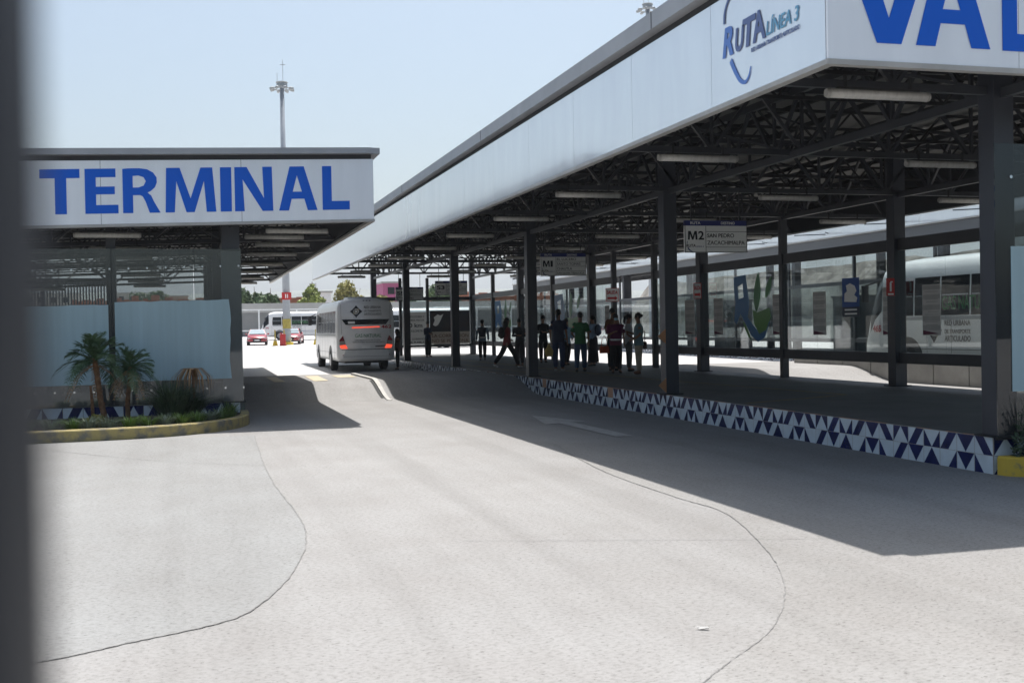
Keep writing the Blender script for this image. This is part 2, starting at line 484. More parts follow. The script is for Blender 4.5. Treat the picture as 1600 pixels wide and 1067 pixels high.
# white median kerb beside the raised crossing, with a drain slot along it
KERBW = mat('white_kerb', (0.42, 0.405, 0.38), 0.75, var=.15, vscale=3)
mb = MB(); n = 24; vs = []
for i in range(n+1):
    y = 28.4+(35.2-28.4)*i/n; z = gz(4.8, y)
    for x, dz in ((4.80,-.05),(4.80,.05),(4.90+.03*sstep(29.5,31,y),.05),(4.90+.03*sstep(29.5,31,y),-.05)): vs.append((x, y, z+dz*min(1, .25+i*.2)))
mb.add(vs, [(4*i+k, 4*i+k+1, 4*i+5+k, 4*i+4+k) for i in range(n) for k in range(3)]+[(0,1,2,3),(4*n,4*n+3,4*n+2,4*n+1)])
struct(mb.build('kerb', KERBW))
strip([(4.75,29.0),(4.75,31.0)], 0.07, mat('drain_slot', (0.03,0.03,0.03), .9), 'drain', lift=.006, smoothn=16)

# ------------------------------------------------------------------ platforms with tiled edges
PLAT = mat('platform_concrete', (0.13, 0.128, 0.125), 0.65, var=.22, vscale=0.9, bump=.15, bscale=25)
TW = mat('glazed_white_tile', (0.58, 0.64, 0.68), 0.18, spec=.6, var=.10, vscale=4)
TB = mat('glazed_blue_tile', (0.007, 0.013, 0.080), 0.15, spec=.6, var=.3, vscale=3)
GROUT = mat('grout', (0.33, 0.30, 0.26), 0.85)
CLAY = mat('broken_tile_clay', (0.38, 0.21, 0.13), 0.8, var=.2, vscale=9)
# tile designs inside the unit square: blue polygons (white elsewhere)
def tilegeo(kind):
    if kind == 'up':    return [[(0,0),(1,0),(.5,1)]], [[(0,0),(.5,1),(0,1)], [(1,0),(1,1),(.5,1)]]
    if kind == 'dn':    return [[(0,1),(.5,0),(1,1)]], [[(0,0),(.5,0),(0,1)], [(.5,0),(1,0),(1,1)]]
    if kind == 'upw':   b, w = tilegeo('up'); return w, b
    if kind == 'dnw':   b, w = tilegeo('dn'); return w, b
    if kind == 'slr':   return [[(0,0),(.5,0),(1,1),(.5,1)]], [[(0,0),(.5,1),(0,1)], [(.5,0),(1,0),(1,1)]]
    if kind == 'sll':   return [[(.5,0),(1,0),(.5,1),(0,1)]], [[(0,0),(.5,0),(0,1)], [(1,0),(1,1),(.5,1)]]
    if kind == 'ha':    return [[(0,0),(.5,0),(0,1)]], [[(.5,0),(1,0),(1,1),(0,1)]]
    return [[(1,0),(1,1),(.5,0)]], [[(0,0),(.5,0),(1,1),(0,1)]]
PAT_T = ['slr','dn','sll','upw','slr','dnw']
PAT_B = ['hb','dn','ha','slr','dn','up']
def tiles(mb, o, u, n, cell, rows=2, phase=0, miss=(), cw=None):
    cw = cw or cell
    """tile face: origin o, direction u (unit xy), n cells; the outward side is off"""
    o = Vector(o); u = Vector(u); w = Vector((u.y, -u.x, 0))
    for i in range(n):
        for r in range(rows):
            kind = (PAT_B if r == 0 and rows > 1 else PAT_T)[(i+phase) % 6]
            if (i, r) in miss:
                blues, whites, ex = [], [], [[(0,0),(1,0),(1,1),(0,1)]]
            else:
                (blues, whites), ex = tilegeo(kind), []
            for mi, lst in ((0, blues), (1, whites), (2, ex)):
                mb.m = mi
                for pl in lst:
                    g_ = 0.012
                    vs = []
                    for a, b in pl:
                        a = g_+(1-2*g_)*a; b = g_+(1-2*g_)*b
                        p = o+u*((i+a)*cw)+Vector((0,0,(r+b)*cell))+w*0.006
                        vs.append(p)
                    mb.add(vs, [tuple(range(len(vs)))])
    mb.m = 0
def platform(name, x0, x1, y0, y1, zt, r=0.0):
    mb = MB(); mb.box(x0, x1, y0, y1, -0.3, zt)
    return struct(mb.build(name, PLAT))
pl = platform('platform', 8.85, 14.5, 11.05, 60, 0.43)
mb = MB()
tiles(mb, (8.85, 60.0, 0.0), (0,-1,0), 153, 0.213, 2, 0, miss={(99,1),(114,1)}, cw=48.95/153)
tiles(mb, (8.85, 11.05, 0.0), (1,0,0), 17, 0.213, 2, 3, cw=.32)
mb.build('tiled_edge', [TB, TW, CLAY], pl)
mb = MB()
mb.box(8.846, 8.86, 11.045, 60, -.2, .4305)
mb.build('grout_bed', GROUT, pl)
mb = MB()
i = 0
rr = random.Random(3)
y = 11.05
while y < 34:
    l = rr.uniform(.1, .5)
    if rr.random() < .7: mb.box(8.845, 8.845+rr.uniform(.012,.03), y, y+l, .427, .4335)
    y += l
mb.build('chipped_rim', CLAY, pl)
mb = MB()
def pstrip(a, b, w=.07):
    a, b = Vector((*a,0)), Vector((*b,0)); d=(b-a).normalized(); n_=Vector((-d.y,d.x,0))*w/2
    mb.add([(*(p.xy),.4345) for p in (a-n_, a+n_, b+n_, b-n_)], [(0,1,2,3)])
pstrip((11.02,26.6),(11.65,18.5)); pstrip((11.60,18.48),(9.0,17.4)); pstrip((11.0,26.7),(11.2,56)); pstrip((9.7,30.5),(9.75,56), .05)
mb.build('yellow_line', mat('platform_yellow', (0.42,0.27,0.05), .8, col2=(.22,.18,.12), vscale=8, thr=(.35,.6)), pl)

plL = platform('platform', -9.8, 1.08, 23.93, 54, 0.36)
mb = MB()
tiles(mb, (-4.3, 23.93, -0.02), (1,0,0), 14, 0.378, 1, 1)
tiles(mb, (1.08, 23.93, -0.02), (0,1,0), 40, 0.378, 1, 0)
mb.build('tiled_edge', [TB, TW, CLAY], plL)
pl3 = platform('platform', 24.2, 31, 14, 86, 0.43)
mb = MB(); tiles(mb, (24.2, 86, 0), (0,-1,0), 220, 0.213, 2, 0, cw=.32)
mb.build('tiled_edge', [TB, TW, CLAY], pl3)

# ------------------------------------------------------------------ canopies
def truss(mb, p, q, zt0, zt1, nweb, ch=0.09, web=0.05, vert=True):
    """flat truss: bottom chord p-q, top chord at the heights zt0, zt1"""
    p, q = Vector(p), Vector(q)
    a, b = Vector((p.x,p.y,zt0)), Vector((q.x,q.y,zt1))
    mb.bar(p, q, ch*.75, ch); mb.bar(a, b, ch*.75, ch)
    for i in range(nweb):
        s, m_, e = i/nweb, (i+.5)/nweb, (i+1)/nweb
        mb.bar(p.lerp(q, s), a.lerp(b, m_), web); mb.bar(a.lerp(b, m_), p.lerp(q, e), web)
        if vert:
            mb.bar(p.lerp(q, s), a.lerp(b, s), web*.9)
def canopy(nm, label, x0, x1, y0, y1, zb, zw, zt, colx, coly, csec, tilt=0.0, front=True, base=0.43, step=4.63, full=True):
    """x0 is the side that carries the long white fascia"""
    lo, hi = min(x0,x1), max(x0,x1)
    T = thing(nm, label, 'canopy', ((colx[0]+colx[1])/2, (y0+y1)/2, 0))
    zf = lambda x: tilt*(x-3.65)
    inner = 1 if x1 > x0 else -1
    # long fascia and front fascia of separate panels
    def panels(along, fixed, a0, a1, outward, z0, z1, wdt):
        m_ = MB(); n_ = max(1, round(abs(a1-a0)/wdt)); st = (a1-a0)/n_
        for i in range(n_):
            s, e = a0+st*i+0.004, a0+st*(i+1)-0.004
            s, e = min(s,e), max(s,e)
            if along == 'y': m_.box(*sorted((fixed, fixed+outward*-0.03)), s, e, z0+zf(fixed), z1+zf(fixed))
            else:
                zs, ze = zf(s), zf(e)
                f0, f1 = sorted((fixed, fixed-outward*0.03))
                m_.add([(s,f0,z0+zs),(e,f0,z0+ze),(e,f1,z0+ze),(s,f1,z0+zs),(s,f0,z1+zs),(e,f0,z1+ze),(e,f1,z1+ze),(s,f1,z1+zs)],
                       [(0,3,2,1),(4,5,6,7),(0,1,5,4),(1,2,6,5),(2,3,7,6),(3,0,4,7)])
        return m_
    so = -inner
    e = 0.035
    panels('y', x0, y0+e, y1, so, zb, zw, 2.44).build('side_fascia', FASC, T, world=True)
    if full: panels('y', x1, y0+e, y1, -so, zb, zw, 2.44).build('side_fascia', FASC, T, world=True)
    if front: panels('x', y0, lo, hi, -1, zb, zw, 2.44).build('front_fascia', FASCF, T, world=True)
    # dark board behind, trims, gutters
    m_ = MB()
    def xbox(a, b, yy0, yy1, za, zb_):
        m_.add([(a,yy0,za+zf(a)),(b,yy0,za+zf(b)),(b,yy1,za+zf(b)),(a,yy1,za+zf(a)),(a,yy0,zb_+zf(a)),(b,yy0,zb_+zf(b)),(b,yy1,zb_+zf(b)),(a,yy1,zb_+zf(a))],
               [(0,3,2,1),(4,5,6,7),(0,1,5,4),(1,2,6,5),(2,3,7,6),(3,0,4,7)])
    m_.box(*sorted((x0+inner*.036, x0+inner*.10)), y0+.05, y1, zb+.03+zf(x0), zw+.12+zf(x0))
    m_.box(*sorted((x1-inner*.036, x1-inner*.10)), y0+.05, y1, zb+.03+zf(x1), zw+.12+zf(x1))
    if front: xbox(lo+.1, hi-.1, y0+.036, y0+.10, zb+.03, zw+.12)
    m_.build('fascia_backing', BACK, T, world=True)
    m_ = MB()
    m_.box(*sorted((x0-inner*.012, x0+inner*.09)), y0+.08, y1, zb-.055+zf(x0), zb-.003+zf(x0))
    if front: xbox(lo-.012, hi+.012, y0-.012, y0+.08, zb-.055, zb-.003)
    m_.build('fascia_trim', TRIM, T, world=True)
    m_ = MB()
    m_.box(*sorted((x0-inner*.13, x0+inner*.05)), y0-.05, y1+.05, zw+.10+zf(x0), zt+zf(x0))
    m_.build('gutter', GUT, T, world=True)
    if front:
        m_ = MB(); xbox(lo+.05 if inner>0 else lo-.1, hi-.05 if inner<0 else hi+.1, y0-.13, y0+.05, zw+.10, zt-.003)
        m_.build('gutter', GUT, T, world=True)
    m_ = MB()
    for k in range(int((y1-y0)/9)):
        yy = y0+4+k*9
        m_.box(*sorted((x0-inner*.134, x0-inner*.128)), yy, yy+.015, zw+.10+zf(x0), zt+zf(x0))
    m_.each('gutter_joint', BACK, T, world=True)
    # corrugated roof deck, ridge in the middle
    m_ = MB()
    nc = int((y1-y0)/0.25)
    xm = (lo+hi)/2
    vs = []
    for j in range(nc*2+1):
        yy = y0+.06+(y1-y0-.1)*j/(nc*2); dz = .035 if j % 2 else 0
        for x_, z_ in ((lo+.1, zw-.05), (xm, zw+.12), (hi-.1, zw-.05)):
            vs.append((x_, yy, z_+dz+zf(x_)))
    m_.add(vs, [(3*j+k, 3*j+k+1, 3*j+4+k, 3*j+3+k) for j in range(nc*2) for k in range(2)])
    m_.build('roof_deck', DECK, T, world=True)
    # columns
    for cx in colx:
        for cy in coly:
            m_ = MB(); h = csec/2
            m_.box(cx-h, cx+h, cy-h, cy+h, base-.03, zw-.35+zf(cx))
            c = m_.build('column', COLM, T, world=True, bevel=.008)
            if full:
                p_ = MB(); p_.box(cx-h-.06, cx+h+.06, cy-h-.06, cy+h+.06, base, base+.02)
                q_ = p_.build('base_plate', STEELD, c)
                for vv in q_.data.vertices: vv.co -= Vector(T.location)
    # long trusses over the column rows and at the edges
    cols = sorted(set(list(colx)))
    for cx in cols:
        m_ = MB(); truss(m_, (cx, y0+.2, zb+.03+zf(cx)), (cx, y1-.2, zb+.03+zf(cx)), zw-.22+zf(cx), zw-.22+zf(cx), int((y1-y0)/1.55), .11, .05)
        m_.build('long_truss', STEEL, T, world=True)
    # cross trusses
    k = 0
    yy = coly[0]-step if coly[0]-step > y0+.3 else coly[0]
    yl = []
    while yy < y1-.2:
        yl.append(yy); yy += step
    if full: yl = [y0+.35]+[v for v in yl if v > y0+.9]
    for yy in yl:
        m_ = MB(); truss(m_, (lo+.12, yy, zb+.07+zf(lo)), (hi-.12, yy, zb+.07+zf(hi)), zw-.17+zf(lo), zw-.17+zf(hi), 7 if full else 5, .09, .05)
        m_.build('cross_truss', STEEL, T, world=True)
    if full:   # lighter joists between them
        for i in range(len(yl)-1):
            for f in (1/3, 2/3):
                yy = yl[i]*(1-f)+yl[i+1]*f
                m_ = MB(); truss(m_, (lo+.12, yy, zw-.62+zf(lo)), (hi-.12, yy, zw-.62+zf(hi)), zw-.16+zf(lo), zw-.16+zf(hi), 12, .05, .03, False)
                m_.build('joist', STEELD, T, world=True)
    m_ = MB()
    for i in range(9):
        x_ = lo+.35+(hi-lo-.7)*i/8
        zz = zw-.07+(.17-.17*abs(x_-xm)/((hi-lo)/2))*.9+zf(x_)
        m_.box(x_-.035, x_+.035, y0+.1, y1-.1, zz-.10, zz-.01)
    m_.build('purlins', STEELD, T, world=True)
    # knee braces and sag rods
    m_ = MB()
    rr = random.Random(5)
    for yy in yl[:-1]:
        for cx in colx:
            for s in (-1, 1):
                m_.bar((cx, yy, zb+.08+zf(cx)), (cx+s*1.5, yy+step*.5, zw-.2+zf(cx)), .035)
                m_.bar((cx+s*1.6, yy, zb+.1+zf(cx)), (cx+s*.4, yy+step*.33, zw-.2+zf(cx)), .03)
    m_.each('brace', STEEL, T, world=True)
    return T
COLY = [11.13, 20.5, 29.75, 39.0, 48.2, 57.1]
can = canopy('bus_canopy', 'large right-hand station canopy with long white side fascia and the letters VAL on its front', 6.0, 17.0, 9.78, 57.3, 4.33, 5.53, 5.85, (9.0, 14.1), COLY, .27)
canL = canopy('bus_canopy', 'left station canopy with the blue word TERMINAL across its white front fascia', 3.67, -12.0, 23.0, 53.0, 4.03, 5.24, 5.46, (0.86, -7.4), [24.12, 33.4, 42.6, 51.8], .36, tilt=0.028, base=.36)
can3 = canopy('bus_canopy', 'far white-edged canopy seen through the glass beyond the parked bus', 24.5, 33, 12, 86, 5.12, 5.5, 5.64, (25.3, 29.5), [14, 24, 34, 44, 54, 64, 74, 84], .3, front=False, full=False, step=5)
m_ = MB(); m_.box(24.55, 24.7, 12, 86, 4.70, 5.06); m_.build('lower_fascia', mat('grey_fascia', (.11,.115,.12), .5), can3, world=True)

# lettering of the two front fascias
def big(word, parent, yplane):
    for ch, x0, x1, zb0, zb1, zt0, zt1 in word:
        _, polys = GLY[ch]
        fn = lambda a, b, d: (x0+(x1-x0)*a, yplane-.003-d, (zb0+(zb1-zb0)*a)*(1-b)+(zt0+(zt1-zt0)*a)*b)
        outline(polys, BLUE, parent, .006, fn, 'letter')
def tl(x): # TERMINAL: baseline and cap line at world x
    t = (x+2.63)/(3.18+2.63)
    return 4.055+(4.215-4.055)*t, 4.90+(5.09-4.90)*t
W = []
for ch, a, b in [('T',61,120),('E',127.7,177.5),('R',184.5,241.7),('M',249.5,328.8),('I',335.8,353.6),('N',358.7,420.2),('A',429.7,492.8),('L',501.5,546.8)]:
    f = lambda px: -2.63+(px-61)/(547-61)*(3.18+2.63)
    xa, xb = f(a), f(b)
    W.append((ch, xa, xb, tl(xa)[0], tl(xb)[0], tl(xa)[1], tl(xb)[1]))
big(W, canL, 23.0)
big([('V',6.20,7.14,4.505,4.505,5.38,5.38),('A',6.985,7.85,4.505,4.505,5.38,5.38),('L',8.0,8.52,4.5,4.5,5.38,5.38)], can, 9.78)

# route logo on the side fascia (u runs towards the corner: -Y)
U, V3 = (0,-1,0), (0,0,1)
LB1 = mat('logo_blue', (0.09,0.22,0.62), .4); LB2 = mat('logo_slate', (0.10,0.15,0.34), .4); LB3 = mat('logo_light_blue', (0.15,0.40,0.60), .4)
text('R', (5.995,12.0,4.83), U, V3, .27, .335, LB1, can, bold=.035, shear=.22, name='logo_letter')
text('U', (5.995,11.70,4.825), U, V3, .19, .27, LB2, can, bold=.035, shear=.15, name='logo_letter')
text('T', (5.995,11.545,4.83), U, V3, .30, .32, LB2, can, bold=.035, shear=.15, name='logo_letter')
text('A', (5.995,11.275,4.83), U, V3, .29, .33, LB2, can, bold=.03, shear=.0, name='logo_letter')
text('LÍNEA 3', (5.995,10.975,4.84), U, V3, .66, .19, LB3, can, bold=.012, shear=.18, name='logo_letter')
text('RED URBANA TRANSPORTE ARTICULADO', (5.995,11.31,4.745), U, V3, 1.02, .048, LB2, can, name='logo_letter')
def arc(pts, ws, m, parent, xp):
    c_ = [Vector((a,b,0)) for a, b in pts]
    L_, R_ = [], []
    for i, p in enumerate(c_):
        d = (c_[min(i+1,len(c_)-1)]-c_[max(i-1,0)]).normalized(); n_ = Vector((-d.y,d.x,0))*ws[i]/2
        L_.append((p+n_).xy[:]); R_.append((p-n_).xy[:])
    outline([L_+R_[::-1]], m, parent, .004, lambda a, b, d: (xp-.002-d, -a, b), 'logo_arc')
def arcpts(p): return [(q.x, q.y) for q in spline(p, 5)]
a_ = arcpts([(-11.80,4.77),(-11.70,4.63),(-11.58,4.50),(-11.46,4.455),(-11.37,4.51),(-11.33,4.60)])
arc(a_, [.065*(1-.82*(i/(len(a_)-1))**1.5) for i in range(len(a_))], LB1, can, 5.995)
a_ = arcpts([(-11.95,5.22),(-11.93,5.35),(-11.84,5.46),(-11.70,5.50)])
arc(a_, [.03+.015*(1-i/len(a_)) for i in range(len(a_))], LB2, can, 5.995)

# ------------------------------------------------------------------ fluorescent lamps under the canopies
def make_lamp():
    T = thing('tube_lamp', '', 'lamp', (0,0,0))
    m_ = MB(); m_.tube([(-.60,0,0),(.60,0,0)], .052, 12); m_.build('diffuser', TUBEM, T, smooth=True)
    for s in (-1,1):
        m_ = MB(); m_.tube([(s*.60,0,0),(s*.635,0,0)], [.057,.045], 12); m_.build('end_cap', LAMPCAP, T)
    m_ = MB(); m_.box(-.5,.5,-.03,.03,.045,.07)
    for s in (-1,1): m_.box(s*.4-.012, s*.4+.012, -.012, .012, .07, .20)
    m_.build('bracket', STEELD, T)
    return T
LP = make_lamp(); used = [False]
def lamp(x, y, z, label, grp):
    o = LP if not used[0] else copy_tree(LP)
    used[0] = True
    o.location = (x, y, z); o['label'] = label; o['group'] = grp
ordn = ['nearest','second','third','fourth','fifth','sixth','seventh','eighth','ninth','tenth','eleventh']
for rx, rn in ((7.2, 'row beside the long white fascia'), (11.35, 'row between the two column rows'), (15.4, 'row behind the back columns')):
    for k in range(10):
        y = 10.75+4.62*k
        lamp(rx+(.05 if k % 2 else 0), y, 4.215, '%s tube lamp of the %s, right canopy' % (ordn[k], rn), 'tube lamps under the right canopy')
for rx, rn in ((2.2, 'row by the right edge'), (-1.5, 'second row from the right edge'), (-5.4, 'third row from the right edge')):
    for k, y in enumerate([23.85, 25.4, 27.6, 31.0, 35.6, 40.2, 44.8, 49.4]):
        if rx < -1 and k in (1,): continue
        lamp(rx if k != 1 else 1.85, y, 3.89+.028*(rx-3.65), '%s tube lamp of the %s under the TERMINAL canopy' % (ordn[k], rn), 'tube lamps under the left canopy')

# ------------------------------------------------------------------ glass walls
def gwall(name, label, posts, rails, panes, gm, loc, extra=None, bolts=None):
    T = thing(name, label, 'glass wall', loc)
    for b in posts:
        m_ = MB(); m_.box(*b); m_.build('post', STEEL, T, world=True)
    for b in rails:
        m_ = MB(); m_.box(*b); m_.build('rail', STEEL, T, world=True)
    for b in panes:
        m_ = MB(); m_.box(*b); m_.build('pane', gm, T, world=True)
    if bolts:
        for p in bolts:
            m_ = MB(); m_.tube([(p[0],p[1],p[2]),(p[0],p[1]-.03,p[2])], .02, 10); m_.build('bolt', CHROME, T, world=True)
    return T
# back wall of the right platform
bx = 14.1
pys = [11.3, 15.9, 20.5, 25.15, 29.75, 33.2, 36.75, 39.0, 43.6, 48.2, 52.9, 57.1]
posts = [(bx-.08, bx+.08, y-.08, y+.08, .42, 4.36) for y in pys if y not in COLY]
rails, panes = [], []
for i in range(len(pys)-1):
    a, b = pys[i], pys[i+1]
    if a == 33.2:
        continue
    wa = .136 if a in COLY else .081; wb = .136 if b in COLY else .081
    a += wa; b -= wb
    rails.append((bx-.05, bx+.05, a, b, 3.22, 3.46)); rails.append((bx-.05, bx+.05, a, b, .90, 1.12))
    n_ = 3 if b-a > 3 else 2
    for k in range(n_):
        s = a+(b-a)*k/n_; e = a+(b-a)*(k+1)/n_
        panes.append((bx-.012, bx-.002, s+.004, e-.004, 1.124, 3.216))
gwall('glass_wall', 'long glass wall with dark posts along the back of the right platform', posts, rails, panes, GLASS, (bx, 34, .43))
# end wall
ex = [9.135, 10.35, 11.75, 13.965]
posts = [(x-.07, x+.07, 57.03, 57.17, .42, 4.36) for x in ex[1:3]]
rails, panes = [], []
for i in range(3):
    a = ex[i]+(.07 if i else 0); b = ex[i+1]-(.07 if i < 2 else 0)
    rails.append((a, b, 57.05, 57.15, 3.22, 3.40)); rails.append((a, b, 57.05, 57.15, .84, .98))
    if i: panes.append((a+.01, b-.01, 57.10, 57.11, .985, 3.215))
gwall('glass_wall', 'glass end wall of the right platform behind the posters', posts, rails, panes, GLASS, (11.5, 57.1, .43))
# left front wall with frosted film, its right edge beside the grey column
posts = [(-1.55,-1.37, 24.02, 24.18, .36, 4.1), (-4.6,-4.48,24.02,24.14,.36,4.1)]
panes = [(-4.3,-1.455,23.90,23.912,.37,3.48), (-1.445,.115,23.90,23.912,.37,3.48), (.125,1.06,23.90,23.912,.37,3.48)]
bolts = [(-2.9+.355*k, 23.90, 3.05+.008*k) for k in range(12)]+[(-2.9+.36*k, 23.90, .66) for k in range(12)]
gl = gwall('glass_wall', 'bolted glass front wall of the left platform behind the palms', posts, [(-4.3,1.03,24.0,24.06,3.42,3.48)], panes, GLASSF, (-1.2, 23.9, .36), bolts=bolts)
FROST = mat('frosted_film', (0.38, 0.52, 0.56), 0.30, var=.09, vscale=1.6, stretch=(3.5, 1, .12), spec=.5)
for i, (a, b, z0, z1) in enumerate([(-4.25,-1.52,.80,2.34), (-1.40,.80,.85,2.42)]):
    m_ = MB()
    n_ = 20; rr = random.Random(i+4)
    top = [(a+(b-a)*k/n_, z1+.035*k/n_+rr.uniform(-.008,.008)) for k in range(n_+1)]
    side = [(b+rr.uniform(-.012,.012)+.04*(1-k/8), z1-(z1-z0)*k/8) for k in range(1,8)] if i else []
    bot = [(b+.03*(i), z0), (a, z0-.01)]
    m_.prism([(x, z) for x, z in top+side+bot], 23.893, 23.898, ax='y')
    m_.build('frosted_film', FROST, gl, world=True)
# pale grey sheet over the end column's lower front, kept with the canopy
m_ = MB(); m_.box(.66, 1.05, 23.925, 23.935, .37, 3.44); m_.build('column_cover', PALECOL, canL, world=True)
# right front glass panel next to the first column
gr = gwall('glass_wall', 'tall dusty glass panel at the right edge beside the first column', [(11.9,12.02,11.1,11.22,.42,4.3)], [], [(8.86,10.4,10.985,10.997,.44,3.78),(10.41,12.0,10.985,10.997,.44,3.78)], GLASSL, (10.4, 11, .43), bolts=[(9.06+.36*k,10.985,3.40) for k in range(5)])
m_ = MB(); m_.box(9.06, 11.8, 10.975, 10.982, .95, 2.61); m_.build('frosted_film', FROST, gr, world=True)

# ------------------------------------------------------------------ planters
def kerb_run(name, label, pts, w, h, m, soil, cat='planter'):
    T = thing(name, label, cat, (sum(p[0] for p in pts)/len(pts), sum(p[1] for p in pts)/len(pts), 0))
    q = spline(pts, 6); vs = []
    for i, p in enumerate(q):
        d = (q[min(i+1,len(q)-1)]-q[max(i-1,0)]).normalized(); n_ = Vector((-d.y,d.x,0))
        for s, z in ((0,-.02),(0,h-.02),(.02,h),(w,h),(w,-.02)):
            r = p+n_*s; vs.append((r.x, r.y, z))
    m_ = MB(); k = 5
    m_.add(vs, [(k*i+j, k*i+j+1, k*i+k+j+1, k*i+k+j) for i in range(len(q)-1) for j in range(4)]+[tuple(range(5)), tuple(range(k*(len(q)-1), k*len(q)))[::-1]])
    m_.build('kerb', m, T, world=True)
    m_ = MB(); m_.add([(x, y, .14+.03*rnd.random()) for x, y in soil], [tuple(range(len(soil)))]); m_.build('soil', SOIL, T, world=True)
    return T
kerb_run('planter', 'planter bed with worn yellow kerb in front of the left glass wall',
         [(-5.5,20.30),(-3.5,20.30),(-2.0,20.32),(-.8,20.45),(.1,20.85),(.75,21.6),(1.08,22.6),(1.14,23.9)], .16, .20, YEL,
         [(-5.5,20.45),(-3.5,20.45),(-2.0,20.47),(-.9,20.6),(0,20.98),(.6,21.7),(.93,22.6),(.98,23.92),(-5.5,23.92)])
kerb_run('planter', 'planter with yellow kerb at the right edge beside the first column',
         [(8.86,11.0),(8.88,10.86),(9.0,10.72),(9.2,10.55),(10,10.0),(11.5,9.8),(13,9.8)], .16, .22, mat('bright_yellow_kerb', (0.62, 0.42, 0.05), 0.7, col2=(.30,.23,.10), vscale=5, thr=(.30,.42)),
         [(8.95,11.04),(9.05,10.86),(9.3,10.7),(10,10.25),(11.5,10.05),(13,10.05),(13,11.04)])

# ------------------------------------------------------------------ signs
SGREY = mat('sign_board_white', (0.80, 0.80, 0.78), 0.4, var=.03)
NAVY = mat('navy_header', (0.02, 0.03, 0.16), 0.4)
X1, Zv = (1,0,0), (0,0,1)
def route_sign(x0, x1, z0, z1, y, label, code, lines, rods=True):
    T = thing('route_sign', label, 'sign', ((x0+x1)/2, y, z0), group='hanging route signs')
    w, h = x1-x0, z1-z0
    hd = z1-.16*h
    m_ = MB(); m_.box(x0, x1, y, y+.05, z0, hd-.001); m_.build('board', SGREY, T, world=True)
    m_ = MB(); m_.box(x0, x1, y, y+.05, hd, z1); m_.build('header', NAVY, T, world=True)
    m_ = MB()
    for a in (x0+.15, x1-.15): m_.bar((a, y+.025, z1), (a, y+.025, 4.38), .02)
    m_.each('hanger', STEEL, T, world=True)
    m_ = MB(); xs_ = x0+.335*w; t = .008
    m_.box(xs_-t/2, xs_+t/2, y-.004, y-.0005, z0+.01, hd-.005)
    n = len(lines)
    rows = [.78, .20] if n == 2 else [1-(k+1)/n for k in range(n-1)]
    for f in rows:
        zz = z0+(hd-z0)*f; m_.box(xs_+.005, x1-.01, y-.004, y-.0005, zz-t/2, zz+t/2)
    for a, b, c, d in ((x0, x1, z0, z0+.012), (x0, x0+.012, z0+.013, z1), (x1-.012, x1, z0+.013, z1)): m_.box(a, b, y-.006, y-.0045, c, d)
    m_.each('ruling', INK, T, world=True)
    text('RUTA', (x0+.09*w, y, hd+.04*h), X1, Zv, .16*w, .085*h, SGREY, T, bold=.01)
    text('DESTINO', (x0+.58*w, y, hd+.04*h), X1, Zv, .22*w, .085*h, SGREY, T, bold=.01)
    if code[0] == 'M':
        outline(GLY['M'][1], INK, T, .004, lambda a, b, d: (x0+(.05+.15*a)*w, y-.002-d, z0+(.40+.27*b)*h), 'lettering')
        text(code[1:], (x0+.215*w, y, z0+.40*h), X1, Zv, (.09 if code[1:] != '1' else .05)*w, .27*h, INK, T, bold=.02)
    else: text(code, (x0+.05*w, y, z0+.40*h), X1, Zv, .24*w, .27*h, INK, T, bold=.02)
    text('RUTA', (x0+.02*w, y, z0+.17*h), X1, Zv, .15*w, .09*h, INK, T, bold=.02, shear=.15)
    text('LINEA 3', (x0+.18*w, y, z0+.165*h), X1, Zv, .12*w, .045*h, NAVY, T)
    outline([[(.04,.13),(.055,.07),(.09,.03),(.12,.01),(.12,.03),(.095,.05),(.07,.09),(.055,.14)]], NAVY, T, .003, lambda a, b, d: (x0+a*w, y-.002-d, z0+b*h*1.2), 'logo_arc')
    outline([[(.03,.27),(.033,.33),(.045,.36),(.045,.34),(.04,.32),(.038,.27)]], NAVY, T, .003, lambda a, b, d: (x0+a*w, y-.002-d, z0+b*h), 'logo_arc')
    if n == 2:
        text(lines[0], (xs_+.03, y, z0+.47*h), X1, Zv, .43*w, .125*h, INK, T, bold=.008)
        text(lines[1], (xs_+.03, y, z0+.245*h), X1, Zv, .60*w, .125*h, INK, T, bold=.008)
    else:
        for k, l in enumerate(lines):
            hh = (hd-z0)/n
            text(l, (xs_+.03, y, hd-hh*(k+1)+.24*hh), X1, Zv, min(.6, .047*len(l))*w, .52*hh, INK, T, bold=.006)
    return T
route_sign(9.27, 10.60, 3.17, 3.79, 20.30, 'hanging route sign reading M2 SAN PEDRO ZACACHIMALPA', 'M2', ['SAN PEDRO', 'ZACACHIMALPA'])
route_sign(9.34, 10.66, 3.18, 3.80, 29.9, 'hanging route sign reading M1 with four destinations', 'M1', ['EL LUCERO', 'SANTO TOMAS', 'CHAUTLA', 'SAN JUAN TEJALUCA'])
route_sign(9.49, 10.80, 3.11, 3.68, 44.5, 'hanging route sign reading S3 behind the fourth column', 'S3', ['LOMA BELLA', 'LAS CARMELITAS', 'CENTRO'])
route_sign(9.22, 10.52, 3.12, 3.72, 52.0, 'farthest hanging route sign near the glass end wall', 'S5', ['SAN FRANCISCO', 'TOTIMEHUACAN', 'CENTRO'])
